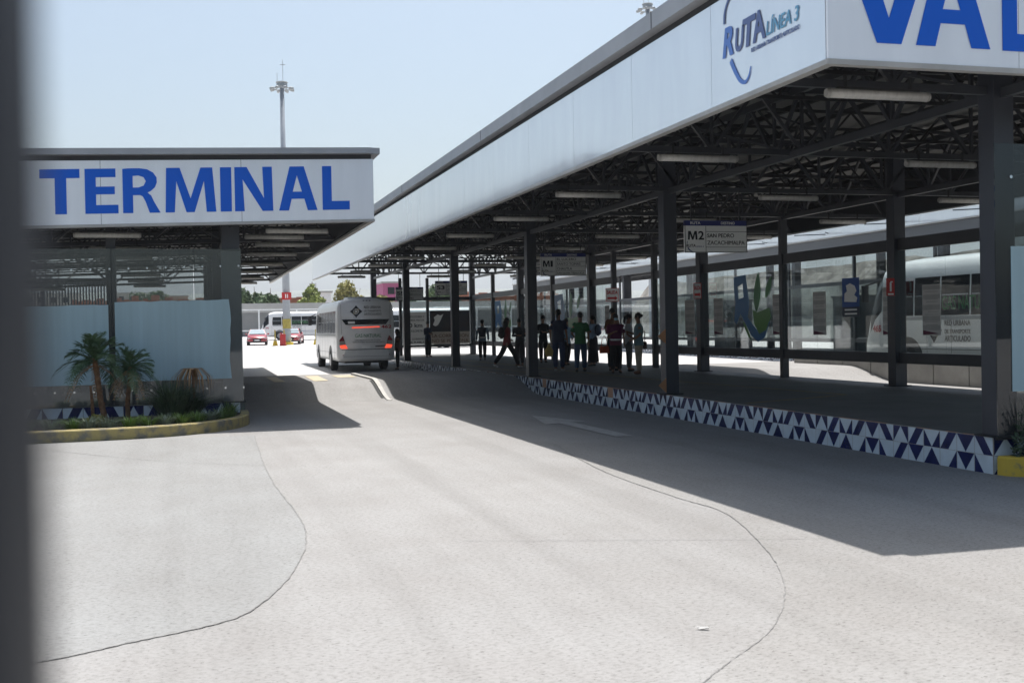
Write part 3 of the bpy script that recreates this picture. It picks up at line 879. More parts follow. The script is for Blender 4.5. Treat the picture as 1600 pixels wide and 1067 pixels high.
# exit signs and extinguisher sign on the back posts
def exit_sign(cx, y, z0, w, h, label, txt):
    T = thing('exit_sign', label, 'sign', (cx, y, z0))
    m_ = MB(); m_.box(cx-w/2, cx+w/2, y-.012, y, z0, z0+h); m_.build('plate', SGREY, T, world=True)
    m_ = MB(); b = .018
    for a in ((cx-w/2, cx+w/2, z0, z0+b),(cx-w/2,cx+w/2,z0+h-b,z0+h),(cx-w/2,cx-w/2+b,z0+b,z0+h-b),(cx+w/2-b,cx+w/2,z0+b,z0+h-b)): m_.box(a[0],a[1],y-.016,y-.0125,a[2],a[3])
    m_.each('border', RED, T, world=True)
    text(txt, (cx-w*.42, y-.012, z0+.55*h), X1, Zv, w*.84, h*.27, RED, T, bold=.03)
    m_ = MB(); yy = y-.014
    m_.prism([(cx-w*.38, z0+.17*h),(cx+w*.18,z0+.17*h),(cx+w*.18,z0+.08*h),(cx+w*.40,z0+.25*h),(cx+w*.18,z0+.42*h),(cx+w*.18,z0+.33*h),(cx-w*.38,z0+.33*h)], yy-.003, yy, ax='y')
    m_.build('arrow', RED, T, world=True)
exit_sign(13.98, 36.6, 2.60, .48, .46, 'white SALIDA sign with red arrow on a post above the crowd', 'SALIDA')
exit_sign(13.85, 29.55, 2.50, .24, .44, 'narrow white exit sign on the second back column from the right', 'SALIDA')
T = thing('extinguisher_sign', 'small red fire extinguisher sign on the nearest back column', 'sign', (13.95, 20.36, 2.3))
m_ = MB(); m_.box(13.76, 13.95, 20.345, 20.355, 2.29, 2.65); m_.build('plate', RED, T, world=True)
m_ = MB(); m_.box(13.835,13.875,20.338,20.343,2.38,2.56); m_.box(13.85,13.90,20.338,20.343,2.565,2.585); m_.box(13.79,13.92,20.338,20.343,2.31,2.34)
m_.build('symbol', SGREY, T, world=True)
# orange triangular reflectors on the second column
ORG = mat('orange_reflector', (0.40, 0.19, 0.09), 0.5, var=.1)
for z, lb in ((.47, 'orange triangle reflector low on the second front column'), (1.42, 'orange triangle reflector higher on the second front column')):
    m_ = MB(); m_.prism([(8.70, z+.14),(8.86, z),(8.86, z+.28)], 20.35, 20.37, ax='y')
    tag(m_.build('reflector', ORG), lb, 'reflector')

# notices taped on the back glass, facing the road (-X)
NTC = mat('notice_grey', (0.45, 0.44, 0.42), 0.7, var=.1); MAG = mat('notice_magenta', (0.12,0.02,0.05), .6)
proto_n = None
def yy_of(px, X):
    return X/math.tan(math.atan((px-800)/1780.0)+YAW)
nots = [(1071,1086),(1116,1130),(1208,1224),(1271,1291),(1380,1394),(1442,1470),(1000,1011),(946,953)]
wh = ['left of the second back column','right of the second back column','left of the slim post','left of the blue poster','left of the nearest back column','in front of the bus logo','in the doorway side pane','beside the SALIDA post']
def make_notice():
    T = thing('notice_sheet', '', 'notice', (0,0,0))
    m_ = MB(); m_.box(-.004, 0, -.27, .27, -.5, .5); m_.build('sheet', PAPER, T)
    m_ = MB()
    for k, (a, b) in enumerate([(.40,.48),(.22,.30),(.0,.10),(-.22,-.12),(-.40,-.30)]):
        m_.box(-.007, -.0045, -.26, .26, a, b)
    for k in range(14):
        z = .36-.05*k
        if any(a-.01 < z < b+.02 for a, b in [(.22,.30),(.0,.10),(-.22,-.12)]): continue
        m_.box(-.007, -.0045, -.2, .2-.05*(k % 3), z-.008, z+.008)
    m_.each('print_line', NTC, T)
    m_ = MB(); m_.prism([(-.25,-.47),(.25,-.40),(.25,-.49)], -.010, -.0075, ax='x'); m_.build('stripe', MAG, T)
    return T
pn = make_notice(); first = True
for (a, b), w_ in zip(nots, wh):
    ya, yb = yy_of(a, 14.08), yy_of(b, 14.08)
    if 33.2 < (ya+yb)/2 < 36.7: continue
    o = pn if first else copy_tree(pn); first = False
    o.location = (14.085, (ya+yb)/2, 1.98); o.scale = (1, max(.6,abs(ya-yb)/.54), 1)
    o['label'] = 'printed notice sheet on the glass ' + w_; o['group'] = 'notices taped on the back glass'
# blue poster with a white emblem
T = thing('poster', 'blue poster with pale emblem and dark caption on the back glass', 'poster', (14.08, 22.15, 1.9))
m_ = MB(); m_.box(14.078, 14.082, 21.83, 22.50, 2.10, 2.74); m_.build('sheet', mat('poster_blue', (.012,.075,.30), .5), T, world=True)
m_ = MB(); m_.box(14.078, 14.082, 21.83, 22.50, 1.88, 2.098); m_.build('caption', mat('poster_dark', (.03,.04,.07), .5), T, world=True)
m_ = MB(); m_.prism([(22.42,2.22),(22.40,2.40),(22.30,2.45),(22.34,2.58),(22.18,2.62),(22.0,2.56),(21.93,2.45),(22.02,2.36),(21.90,2.30),(21.94,2.2)], 14.074, 14.077, ax='x'); m_.build('emblem', SGREY, T, world=True)
for z in (2.02, 1.93):
    m_ = MB(); m_.box(14.074, 14.077, 21.92, 22.40, z, z+.035); m_.build('caption_line', SGREY, T, world=True)
# leaf decals
LG1 = mat('decal_green', (0.03, 0.20, 0.05), .4, var=.15); LG2 = mat('decal_light_green', (0.10, 0.27, 0.06), .4); LBL = mat('decal_blue', (0.02, 0.15, 0.36), .4)
def leaf(cy, cz, L_, W_, ang):
    p = []
    for k in range(13):
        t = k/12; p.append((L_*(t-.5), W_*math.sin(math.pi*t)**.8*(1-.25*t)))
    q = p+[(a, -b) for a, b in p[::-1][1:-1]]
    ca, sa = math.cos(ang), math.sin(ang)
    return [(cy-(a*ca-b*sa), cz+a*sa+b*ca) for a, b in q]
def decal(y0, w, label, grp='leaf decals on the back glass'):
    T = thing('leaf_decal', label, 'decal', (14.08, y0-w/2, 1.2), group=grp)
    s = w/2.2
    fy = lambda f: y0-f*w
    def O(polys, m, x, n):
        outline([[(a, b) for a, b in pl] for pl in polys], m, T, .002, lambda a, b, d: (x-d, fy(a), 1.2+b*1.85), n)
    O([[(.0,.98),(.32,1.0),(.40,.62),(.36,.40),(.42,.34),(.60,.22),(.78,.22),(.92,.34),(.80,.12),(.62,.05),(.45,.14),(.28,.34),(.16,.46),(.06,.30),(.0,.34),(.04,.62),(.0,.80)],[(.12,.66),(.10,.84),(.24,.88),(.26,.68)]], LBL, 14.080, 'decal_shape')
    lf = lambda c, d, L_, W_, an: [((y0-a)/w, (b-1.2)/1.85) for a, b in leaf(y0-c*w, 1.2+d*1.85, L_, W_, an)]
    O([lf(.62,.74,1.05,.20,R(82))], LG1, 14.076, 'decal_leaf')
    O([lf(.90,.80,.62,.13,R(60))], LG1, 14.076, 'decal_leaf')
    O([[(.50,.50),(.62,.46),(.92,.52),(.95,.40),(.84,.22),(.66,.16),(.54,.30)]], LG2, 14.072, 'decal_leaf')
    O([lf(.35,.20,.7,.06,R(-50))], LG2, 14.072, 'decal_leaf')
decal(27.75, 2.1, 'blue and green leaf decal on the glass right of the M2 sign column')
decal(43.3, 3.2, 'blue and green leaf decal on the far glass behind the waiting crowd')
decal(52.5, 3.0, 'most distant blue and green decal on the glass near the end wall')

# posters on the end wall
Yp = 57.03
T = thing('poster', 'white poster with black lettering on the glass end wall', 'poster', (11.1, Yp, .85))
m_ = MB(); m_.box(10.43, 11.66, Yp-.01, Yp, .99, 2.63); m_.build('sheet', SGREY, T, world=True)
for t, x, z, w, h in (('CONDUCE BIEN Y', 10.6, 2.35, .95, .10), ('AHORRA MAS DE', 10.6, 2.18, .95, .09), ('50 km', 10.6, 1.86, .85, .20), ('POR KILOMETRO', 10.6, 1.62, .95, .11), ('EL GOBIERNO', 10.75, 1.22, .8, .10), ('DE PUEBLA', 10.75, 1.05, .8, .10)):
    text(t, (x, Yp-.01, z), X1, Zv, w, h, INK, T, bold=.02)
T = thing('banner', 'dark banner with pale figure and large brown words about corruption', 'banner', (12.9, Yp, .87))
m_ = MB(); m_.box(11.84, 13.93, Yp-.01, Yp, 1.62, 2.69); m_.build('picture', mat('banner_dark', (.022,.03,.045), .5, col2=(.05,.035,.035), vscale=1.5), T, world=True)
m_ = MB(); m_.box(11.84, 13.93, Yp-.01, Yp, .99, 1.618); m_.build('caption', mat('banner_beige', (.46,.40,.34), .6, var=.1), T, world=True)
m_ = MB(); m_.prism([(12.0,1.98),(12.1,2.2),(12.05,2.35),(12.25,2.5),(12.4,2.45),(12.55,2.52),(12.45,2.3),(12.35,2.1),(12.25,1.95),(12.12,1.9)], Yp-.02, Yp-.012, ax='y'); m_.build('figure', SGREY, T, world=True)
BRN = mat('banner_brown', (.10,.035,.02), .6)
text('LA CORRUPCIÓN', (11.95, Yp-.01, 1.33), X1, Zv, 1.9, .21, BRN, T, bold=.03)
text('NO SE PERDONA', (11.95, Yp-.01, 1.06), X1, Zv, 1.9, .18, BRN, T, bold=.03)

# ------------------------------------------------------------------ plants
FR = mat('palm_frond', (0.055, 0.11, 0.045), 0.5, var=.4, vscale=5)
FRD = mat('dead_frond', (0.33, 0.20, 0.10), 0.8, var=.3, vscale=6)
PTR = mat('palm_trunk', (0.20, 0.105, 0.055), 0.9, var=.4, vscale=14, bump=.9, bscale=30)
GRN = mat('low_green', (0.12, 0.20, 0.04), 0.6, var=.4, vscale=7)
GRB = mat('blue_grass', (0.17, 0.21, 0.16), 0.6, var=.4, vscale=7)
OLV = mat('olive_shrub', (0.16, 0.15, 0.02), 0.7, var=.35, vscale=8)
DKG = mat('dark_spiky_leaf', (0.045, 0.075, 0.038), 0.55, var=.3, vscale=6)
def frond(mb, c, az, el, L_, droop, n=16, lw=.012, ll=.17, rr=rnd):
    c = Vector(c); h = Vector((math.cos(az), math.sin(az), 0)); side = Vector((-h.y, h.x, 0))
    pts = []
    for k in range(n+1):
        t = k/n
        pts.append(c+h*(L_*t*math.cos(el)*(1-.15*t*t))+Vector((0,0,L_*(t*math.sin(el)-droop*t*t))))
    mb.tube([pts[0], pts[n//2], pts[-1]], [.008,.005,.002], 4)
    for k in range(2, n+1):
        p = pts[k]; d = (pts[k]-pts[k-1]).normalized(); t = k/n
        l = ll*(.45+math.sin(math.pi*min(1, t*1.05))*.8)*rr.uniform(.85, 1.1)
        for s in (-1, 1):
            q = p+(side*s*.75+d*.75+Vector((0,0,rr.uniform(-.30,.10)))).normalized()*l
            mid = p.lerp(q, .5)+Vector((0,0,.012))
            w = d*lw
            mb.add([p-w*.6, mid-w, q, mid+w, p+w*.6], [(0,1,2,3,4)])
def palm(x, y, base, crown, cz, nf, L_, label, seed, tr=.05, group=None):
    rr = random.Random(seed)
    T = thing('palm_tree', label, 'palm', (x, y, base), group=group)
    m_ = MB(); bx_, by_ = 0, 0
    pts = [(0,0,-.05), (crown[0]*.35-.03, crown[1]*.4, cz*.35), (crown[0]*.8, crown[1]*.8, cz*.75), (crown[0], crown[1], cz)]
    q = [Vector(p) for p in pts]; fine = []
    for i in range(3):
        for k in range(6): fine.append(q[i].lerp(q[i+1], k/6))
    fine.append(q[3])
    m_.tube(fine, [tr*(1.15-.25*i/len(fine))*(1+.16*(i % 2)) for i in range(len(fine))], 9)
    for k in range(46):
        t = rr.random()**.8; i = min(int(t*len(fine)), len(fine)-1); a = rr.uniform(0, 6.28); p = fine[i]
        h = Vector((math.cos(a), math.sin(a), 0))
        m_.bar(p+h*tr*.8, p+h*(tr*1.3)+Vector((0,0,.05)), .02, .012)
    m_.build('trunk', PTR, T)
    m_ = MB(); c = Vector((*crown, cz))
    for k in range(nf):
        az = 2.4*k+rr.uniform(-.2,.2); e = R(rr.choice([78,64,50,38,26,14,2,-8]))
        frond(m_, c, az, e, L_*rr.uniform(.8,1.1), rr.uniform(.38,.66), rr=rr, ll=.15*L_/.65)
    m_.build('crown', FR, T)
    m_ = MB()
    for k in range(5):
        frond(m_, c-Vector((0,0,.05)), rr.uniform(0,6.28), R(-15), L_*.75, .75, rr=rr, ll=.10)
    m_.build('dead_fronds', FRD, T)
palm(-1.50, 22.4, .15, (-.18,0.0), 1.15, 44, .86, 'larger pygmy palm with leaning brown trunk in the left planter', 2, .046)
palm(-1.12, 22.55, .15, (.05,0), 1.02, 30, .70, 'smaller pygmy palm with orange-brown trunk right of the larger palm', 9, .037)
# bare stump
m_ = MB(); m_.tube([(-1.72,22.3,.1),(-1.735,22.3,.55),(-1.76,22.3,.85)], [.035,.03,.018], 8); tag(m_.build('plant_stump', PTR, smooth=True), 'thin bare brown stump left of the palm trunks', 'stump')
def tuft(name, label, cat, loc, n, h, r, m, w=.01, lean=.6, group=None, seed=1, stiff=.2):
    rr = random.Random(seed); m_ = MB()
    for k in range(n):
        az = rr.uniform(0, 6.28); q = rr.random()**.6*r*.35; a = rr.uniform(.05, lean)
        p = Vector((math.cos(az)*q, math.sin(az)*q, 0)); hh = h*rr.uniform(.55, 1.0)
        d = Vector((math.cos(az), math.sin(az), 0)); s = Vector((-d.y, d.x, 0))*w*rr.uniform(.6, 1.2)
        p1 = p+d*r*a*.5+Vector((0,0,hh*.6)); p2 = p+d*r*a*1.5+Vector((0,0,hh*(1-stiff*a)))
        m_.add([p-s, p+s, p1+s*.9, p1-s*.9, p2], [(0,1,2,3),(3,2,4)])
    o = m_.build(name, m); o.location = loc
    return tag(o, label, cat, group)
tuft('spiky_shrub', 'dark spiky clump of long thin blades right of the palms', 'shrub', (-.33,22.2,.14), 420, .92, .62, DKG, .011, 1.0, seed=3)
tuft('spiky_shrub', 'lower dark spiky plant just left of the dead drooping plant', 'shrub', (-.02,22.5,.14), 260, .62, .5, DKG, .013, 1.0, seed=4)
T = thing('dead_plant', 'withered tan plant with drooping leaves near the right end of the left planter', 'plant', (.07,22.75,.14))
m_ = MB(); m_.tube([(0,0,-.05),(.01,0,.5),(-.02,0,.93)], [.03,.024,.02], 7); m_.build('trunk', PTR, T)
m_ = MB(); rr = random.Random(8)
for k in range(64):
    az = rr.uniform(0,6.28); d = Vector((math.cos(az), math.sin(az), 0)); s = Vector((-d.y,d.x,0))*.012; L_ = rr.uniform(.22,.42)
    a = Vector((-.02,0,.92)); b = a+d*L_*.5+Vector((0,0,.05)); c = a+d*L_*.95+Vector((0,0,-.12)); e = a+d*L_*1.02+Vector((0,0,-rr.uniform(.28,.5)))
    m_.add([a-s,a+s,b+s,b-s,c+s,c-s,e], [(0,1,2,3),(3,2,4,5),(5,4,6)])
m_.build('leaves', FRD, T)
rr = random.Random(21)
def leafball(name, label, loc, r, n, m, cat, group=None, sz=.035, seed=1):
    q = random.Random(seed); m_ = MB()
    for k in range(n):
        v = Vector((q.gauss(0,1), q.gauss(0,1), abs(q.gauss(0,.9)))).normalized()*q.uniform(.45,1)
        p = Vector((v.x*r[0], v.y*r[1], v.z*r[2]))
        a = Vector((q.gauss(0,1),q.gauss(0,1),q.gauss(0,1))).normalized(); b = a.cross(v).normalized()
        m_.add([p-a*sz, p+b*sz*.5, p+a*sz, p-b*sz*.5], [(0,1,2,3)])
    o = m_.build(name, m); o.location = loc
    return tag(o, label, cat, group)
leafball('low_shrub', 'rounded olive yellow shrub beside the palm trunks', (-1.62,21.6,.13), (.22,.2,.24), 900, OLV, 'shrub')
spots = [(-1.95,20.95,GRN,'bright green grass tuft left of the olive shrub'),(-1.7,20.9,GRB,'bluish grass tuft in front of the olive shrub'),(-1.38,20.95,GRB,'pale bluish tuft below the leaning palm trunk'),
 (-1.02,20.9,GRN,'green tuft in front of the smaller palm'),(-.72,20.95,GRN,'green tuft between the palm and the spiky clump'),(-.42,21.0,GRB,'bluish tuft in front of the spiky clump'),
 (-.15,21.1,GRN,'low green tuft under the spiky clump'),(.1,21.4,GRN,'low green tuft left of the kerb bend'),(.32,21.7,GRB,'bluish tuft at the kerb bend'),(.55,22.1,GRN,'green tuft at the right end of the planter'),(.72,22.5,GRN,'taller green tuft at the corner of the tiled edge'),
 (-2.3,20.9,GRB,'bluish tuft near the blurred gate post'),(-2.7,21,GRN,'green tuft farthest left in the planter')]
for i, (x, y, m, lb) in enumerate(spots):
    tuft('grass_tuft', lb, 'plant', (x, y, .12), 130, .30 if i != 10 else .42, .28, m, .008, 1.0, group='low tufts along the yellow kerb', seed=30+i)
tuft('low_plant', 'leafy green plant at the right edge in front of the dusty glass', 'plant', (9.5,10.62,.14), 160, .42, .4, GRN, .012, 1.2, seed=77)
tuft('low_plant', 'thin dark branching plant rising before the dusty glass at the right edge', 'plant', (9.25,10.85,.14), 60, .95, .35, DKG, .006, .8, seed=78)
leafball('low_plant', 'small dark leafy plant beside the first column at the right edge', (9.06,10.88,.14), (.10,.08,.62), 120, DKG, 'plant', sz=.03, seed=5)

# ------------------------------------------------------------------ people
SKIN = mat('skin_brown', (0.24, 0.125, 0.078), 0.55, var=.1); HAIR = mat('black_hair', (0.010, 0.008, 0.007), 0.5, var=.3, vscale=30)
def skinned(verts, edges, radii, name, m, parent, sub=1):
    me = bpy.data.meshes.new(name); me.from_pydata([tuple(v) for v in verts], edges, [])
    ob = bpy.data.objects.new(name, me); COL.objects.link(ob)
    md = ob.modifiers.new('skin', 'SKIN'); md.branch_smoothing = .3; md.use_smooth_shade = True
    sv = me.skin_vertices[0].data
    for i, r in enumerate(radii):
        rx, ry = r if isinstance(r, tuple) else (r, r)
        sv[i].radius = (rx, ry); sv[i].use_root = (i == 0)
    s2 = ob.modifiers.new('sub', 'SUBSURF'); s2.levels = sub; s2.render_levels = sub
    dg = bpy.context.evaluated_depsgraph_get(); dg.update()
    nm = bpy.data.meshes.new_from_object(ob.evaluated_get(dg)); nm.name = name
    nm.materials.clear(); nm.materials.append(m)
    for p in nm.polygons: p.use_smooth = True
    bpy.data.objects.remove(ob)
    o = bpy.data.objects.new(name, nm); COL.objects.link(o)
    if parent is not None: o.parent = parent
    return o
def cloth(name, col):
    col = tuple(min(.7, c*1.35) for c in col)
    return mat('cloth_'+name, col, 0.85, var=.18, vscale=9, bump=.25, bscale=18)
def person(label, x, y, H, face, top, bottom, sleeve='short', shoes=(.03,.03,.03), hair='short', stride=0.0, arms=('down','down'),
           skirt=False, mask=False, pack=None, vest=None, base=.43, bulk=1.0, bend=0.0, shorts=None):
    """face: heading of the body, degrees from +Y towards +X"""
    T = thing('person', label, 'person', (x, y, base), R(-face))
    s = H/1.72
    V_ = lambda a, b, c: Vector((a*s, b*s, c*s))
    f = stride
    lean = bend
    hip = .93-.04*abs(f)
    P = {}
    P['pel'] = V_(0,0,hip); P['waist'] = V_(0,.01+lean*.1,hip+.15); P['chest'] = V_(0,lean*.3,hip+.37); P['neck'] = V_(0,lean*.5-.005,hip+.545)
    P['head'] = V_(0,.03+lean*.6,hip+.665); P['crown'] = V_(0,.015+lean*.62,hip+.745)
    for sd, nm_ in ((-1,'l'),(1,'r')):
        k = f*sd
        P['hip'+nm_] = V_(sd*.09,0,hip-.06)
        P['kn'+nm_] = V_(sd*.10, .19*k+.03*abs(k)+.01, .49+.02*abs(k))
        yk = .40*k-(.06 if k < 0 else 0)
        P['an'+nm_] = V_(sd*.10, yk, .085+(.07 if k < -.5 else 0))
        P['to'+nm_] = V_(sd*.125, yk+.15, .035)
        P['sh'+nm_] = V_(sd*.160*bulk, lean*.4-.005, hip+.445)
        arm = arms[0 if sd < 0 else 1]
        if arm == 'down': e, w, h = (sd*.235,-.03-k*.07,hip+.20), (sd*.245,.03-k*.16,hip-.04), (sd*.24,.05-k*.19,hip-.12)
        elif arm == 'fold': e, w, h = (sd*.24,.02,hip+.19), (sd*.06,.20,hip+.20), (-sd*.03,.21,hip+.21)
        elif arm == 'hold': e, w, h = (sd*.23,.02,hip+.19), (sd*.14,.25,hip+.26), (sd*.09,.31,hip+.29)
        elif arm == 'low': e, w, h = (sd*.24,-.01,hip+.19), (sd*.17,.17,hip+.07), (sd*.13,.23,hip+.05)
        else: e, w, h = (sd*.24,-.05,hip+.20), (sd*.19,.05,hip+.40), (sd*.15,.08,hip+.48)
        P['el'+nm_] = V_(*e); P['wr'+nm_] = V_(*w); P['ha'+nm_] = V_(*h)
    B = bulk
    names = ['pel','waist','chest','neck','head','crown']; rad = [(.105*B,.085*B),(.10*B,.08*B),(.13*B,.085*B),.052,(.068,.085),(.060,.07)]
    edges = [(0,1),(1,2),(2,3),(3,4),(4,5)]
    vs = [P[n] for n in names]
    for nm_ in 'lr':
        b = len(vs); vs += [P['hip'+nm_],P['kn'+nm_],P['an'+nm_],P['to'+nm_]]; rad += [.085*B,.058,.040,.030]
        edges += [(0,b),(b,b+1),(b+1,b+2),(b+2,b+3)]
        b = len(vs); vs += [P['sh'+nm_],P['el'+nm_],P['wr'+nm_],P['ha'+nm_]]; rad += [.042*B,.038,.026,(.032,.018)]
        edges += [(2,b),(b,b+1),(b+1,b+2),(b+2,b+3)]
        # five fingers rooted in the palm
        hd = (P['ha'+nm_]-P['wr'+nm_]).normalized(); sdv = Vector((0,1,0)) if abs(hd.y) < .8 else Vector((0,0,1))
        sdv = (sdv-hd*sdv.dot(hd)).normalized(); inn = hd.cross(sdv)*( .25)
        for q, (off, ln) in enumerate(((-.024,.060),(-.008,.072),(.008,.068),(.024,.052))):
            c = len(vs)
            vs += [P['ha'+nm_]+sdv*off*s+hd*.02*s, P['ha'+nm_]+sdv*off*1.15*s+hd*(.02+ln*.6)*s+inn*.04*s, P['ha'+nm_]+sdv*off*1.15*s+hd*(.02+ln)*s+inn*.12*s]
            rad += [.009,.008,.007]; edges += [(b+3,c),(c,c+1),(c+1,c+2)]
        c = len(vs); vs += [P['ha'+nm_]-hd*.02*s+sdv*.035*s, P['ha'+nm_]+hd*.02*s+sdv*.055*s]; rad += [.011,.009]; edges += [(b+3,c),(c,c+1)]
    rad = [(r[0]*s, r[1]*s) if isinstance(r, tuple) else r*s for r in rad]
    body = skinned(vs, edges, rad, 'body', SKIN, T)
    hc = (P['head']+P['crown'])/2
    # nose and ears as part of the body mesh
    bm = bmesh.new(); bm.from_mesh(body.data)
    for c, r in ((hc+V_(0,.085,-.02), (.012,.018,.020)), (hc+V_(-.075,0,-.01), (.012,.02,.03)), (hc+V_(.075,0,-.01), (.012,.02,.03))):
        bmesh.ops.create_icosphere(bm, subdivisions=1, radius=1, matrix=Matrix.Translation(c) @ Matrix.Diagonal((*[k*s for k in r],1)))
    bm.to_mesh(body.data); bm.free()
    for sd in (-1, 1):
        m_ = MB(); m_.ball(hc+V_(sd*.03,.078,.012), .010*s, 6, 5); m_.build('eye', INK, T)
    if mask:
        m_ = MB(); m_.ball(hc+V_(0,.055,-.045), (.058*s,.045*s,.045*s), 10, 7); m_.build('face_mask', cloth('mask', (.25,.42,.50)), T, smooth=True)
    else:
        m_ = MB(); m_.ball(hc+V_(0,.076,-.055), (.024*s,.008*s,.007*s), 8, 5); m_.build('mouth', mat('lips', (.15,.05,.04), .5), T, smooth=True)
    # hair
    m_ = MB(); m_.ball(hc+V_(0,-.018,.030), (.083*s,.098*s,.098*s), 14, 9)
    if hair in ('bun', 'tail'): m_.ball(hc+V_(0,-.11,.035), (.045*s,.045*s,.045*s), 8, 6)
    if hair == 'tail': m_.tube([hc+V_(0,-.12,.02), hc+V_(0,-.15,-.08), hc+V_(0,-.13,-.2)], [.035*s,.03*s,.01*s], 7)
    if hair == 'cap': m_.prism([(hc.x-.06*s, hc.y+.05*s),(hc.x+.06*s,hc.y+.05*s),(hc.x+.04*s,hc.y+.15*s),(hc.x-.04*s,hc.y+.15*s)], hc.z+.05*s, hc.z+.065*s)
    if hair == 'long':
        m_.tube([hc+V_(0,-.05,.0), hc+V_(0,-.075,-.12), hc+V_(0,-.10,-.28), hc+V_(0,-.10,-.40)], [.085*s,.095*s,.09*s,.03*s], 9)
    m_.build('hair', HAIR, T, smooth=True)
    # trousers or skirt
    if skirt:
        m_ = MB(); m_.tube([P['waist']+V_(0,0,-.06), P['pel'], V_(0,0,.55), V_(0,0,.14)], [.13*s*B,.165*s*B,.17*s*B,.20*s*B], 14); m_.build('skirt', cloth(bottom[0], bottom[1]), T, smooth=True)
    else:
        vs = [P['pel'], P['waist']+V_(0,0,-.03)]; rad = [(.152*B,.128*B),(.142*B,.118*B)]; edges = [(0,1)]
        for nm_ in 'lr':
            b = len(vs); k = P['kn'+nm_]; a = P['an'+nm_]
            low = a+V_(0,0,.01) if not shorts else k+V_(0,0,.02)
            vs += [P['hip'+nm_], k if not shorts else (P['hip'+nm_]+k)/2, low]; rad += [.112*B,.090,.068]; edges += [(0,b),(b,b+1),(b+1,b+2)]
        rad = [(r[0]*s, r[1]*s) if isinstance(r, tuple) else r*s for r in rad]
        skinned(vs, edges, rad, 'trousers', cloth(bottom[0], bottom[1]), T)
    # shirt: lofted elliptical rings with a sloping shoulder line, sleeves of their own
    def loft(rings, name, m, n=16):
        vs = []; 
        for c, rx, ry in rings:
            for k in range(n):
                a = 2*math.pi*k/n; fold = 1+.018*math.sin(3*a+c.z*17)
                ca, sa = math.cos(a), math.sin(a)
                vs.append(c+Vector((rx*s*abs(ca)**.85*(1 if ca > 0 else -1)*fold, ry*s*abs(sa)**.85*(1 if sa > 0 else -1)*fold, 0)))
        m_ = MB(); m_.add(vs, [(i*n+k, i*n+(k+1)%n, (i+1)*n+(k+1)%n, (i+1)*n+k) for i in range(len(rings)-1) for k in range(n)])
        return m_.build(name, m, T, smooth=True)
    cs, wsn, pl_ = P['chest'], P['waist'], P['pel']
    nk = P['neck']
    def torso(g_): return [(pl_+V_(0,0,-.11), .158*B+g_, .130*B+g_), (pl_+V_(0,0,.02), .156*B+g_, .126*B+g_), (wsn, .138*B+g_, .112*B+g_), (wsn.lerp(cs, .55), .150*B+g_, .118*B+g_),
                           (cs, .166*B+g_, .120*B+g_), (cs.lerp(nk, .36), .172*B+g_, .105*B+g_), (cs.lerp(nk, .56), .150*B+g_, .090+g_), (cs.lerp(nk, .70), .105*B+g_, .078+g_), (cs.lerp(nk, .84), .068+g_, .068+g_)]
    loft(torso(0), 'shirt', cloth(top[0], top[1]))
    for nm_ in 'lr':
        e = P['el'+nm_]; w = P['wr'+nm_]; sh = P['sh'+nm_]; inn_ = sh.lerp(cs.lerp(nk, .45), .35)
        m_ = MB()
        if sleeve == 'long': m_.tube([inn_, sh+V_(0,0,-.01), sh.lerp(e,.5), e, e.lerp(w,.5), w.lerp(e,.06)], [.060*s,.068*s*B,.062*s*B,.052*s,.046*s,.038*s], 10)
        else: m_.tube([inn_, sh.lerp(inn_, .3), sh+V_(0,0,-.01), sh.lerp(e,.45), sh.lerp(e,.8)], [.058*s,.072*s*B,.072*s*B,.065*s*B,.064*s*B], 12)
        m_.build('sleeve', cloth(top[0], top[1]), T, smooth=True)
    if vest:
        loft(torso(.010)[1:-1], 'vest', cloth(vest[0], vest[1]))
        m_ = MB(); m_.tube([P['waist']+V_(0,0,-.12), P['waist']+V_(0,0,-.07)], [.158*s*B,.158*s*B], 14, cap=False); m_.build('white_belt', cloth('white', (.55,.55,.56)), T, smooth=True)
    for nm_ in 'lr':
        a, t = P['an'+nm_], P['to'+nm_]
        skinned([a+V_(0,-.05,-.045), a+V_(0,.03,-.04), t+V_(0,0,.0)], [(0,1),(1,2)], [(.042*s,.036*s),(.046*s,.040*s),(.042*s,.028*s)], 'shoe', cloth('shoe%d' % int(shoes[0]*100), shoes), T)
    if pack:
        m_ = MB(); c = P['chest']+V_(0,-.20,-.06)
        m_.ball(c, (.15*s,.10*s,.21*s), 12, 8); bag = m_.build('backpack', cloth(pack[0], pack[1]), T, smooth=True)
        m_ = MB(); m_.ball(c+V_(0,-.07,-.07), (.10*s,.05*s,.09*s), 10, 6); m_.build('pocket', cloth(pack[0], pack[1]), bag, smooth=True)
    return T
NB = ('navy', (.018,.024,.05)); BK = ('black', (.014,.014,.017)); JN = ('jeans', (.045,.075,.135)); DK = ('charcoal', (.03,.03,.035))
person('person in dark clothes with a brownish shoulder waiting at the bus door', 8.05, 45.2, 1.62, -80, ('brown', (.10,.05,.045)), BK, hair='long', arms=('low','low'), base=.15, sleeve='long')
person('person in dark jacket standing by the far end wall poster', 10.9, 53.0, 1.68, 150, NB, BK, sleeve='long', arms=('fold','fold'))
person('person with dark waistcoat and grey blue sleeves walking away alone', 11.72, 45.8, 1.68, 10, ('greyblue', (.10,.14,.19)), BK, sleeve='long', stride=.35, vest=('slate', (.03,.035,.045)))
person('person with long dark hair in dark red jacket and white trainers striding right', 10.18, 36.5, 1.68, 80, ('darkred', (.14,.018,.020)), BK, sleeve='long', shoes=(.55,.55,.55), hair='long', stride=.95, arms=('low','down'), pack=('black', (.014,.014,.017)))
person('person in dark clothes half hidden behind the third front column', 11.05, 38.0, 1.62, 200, DK, DK, sleeve='long', arms=('fold','fold'))
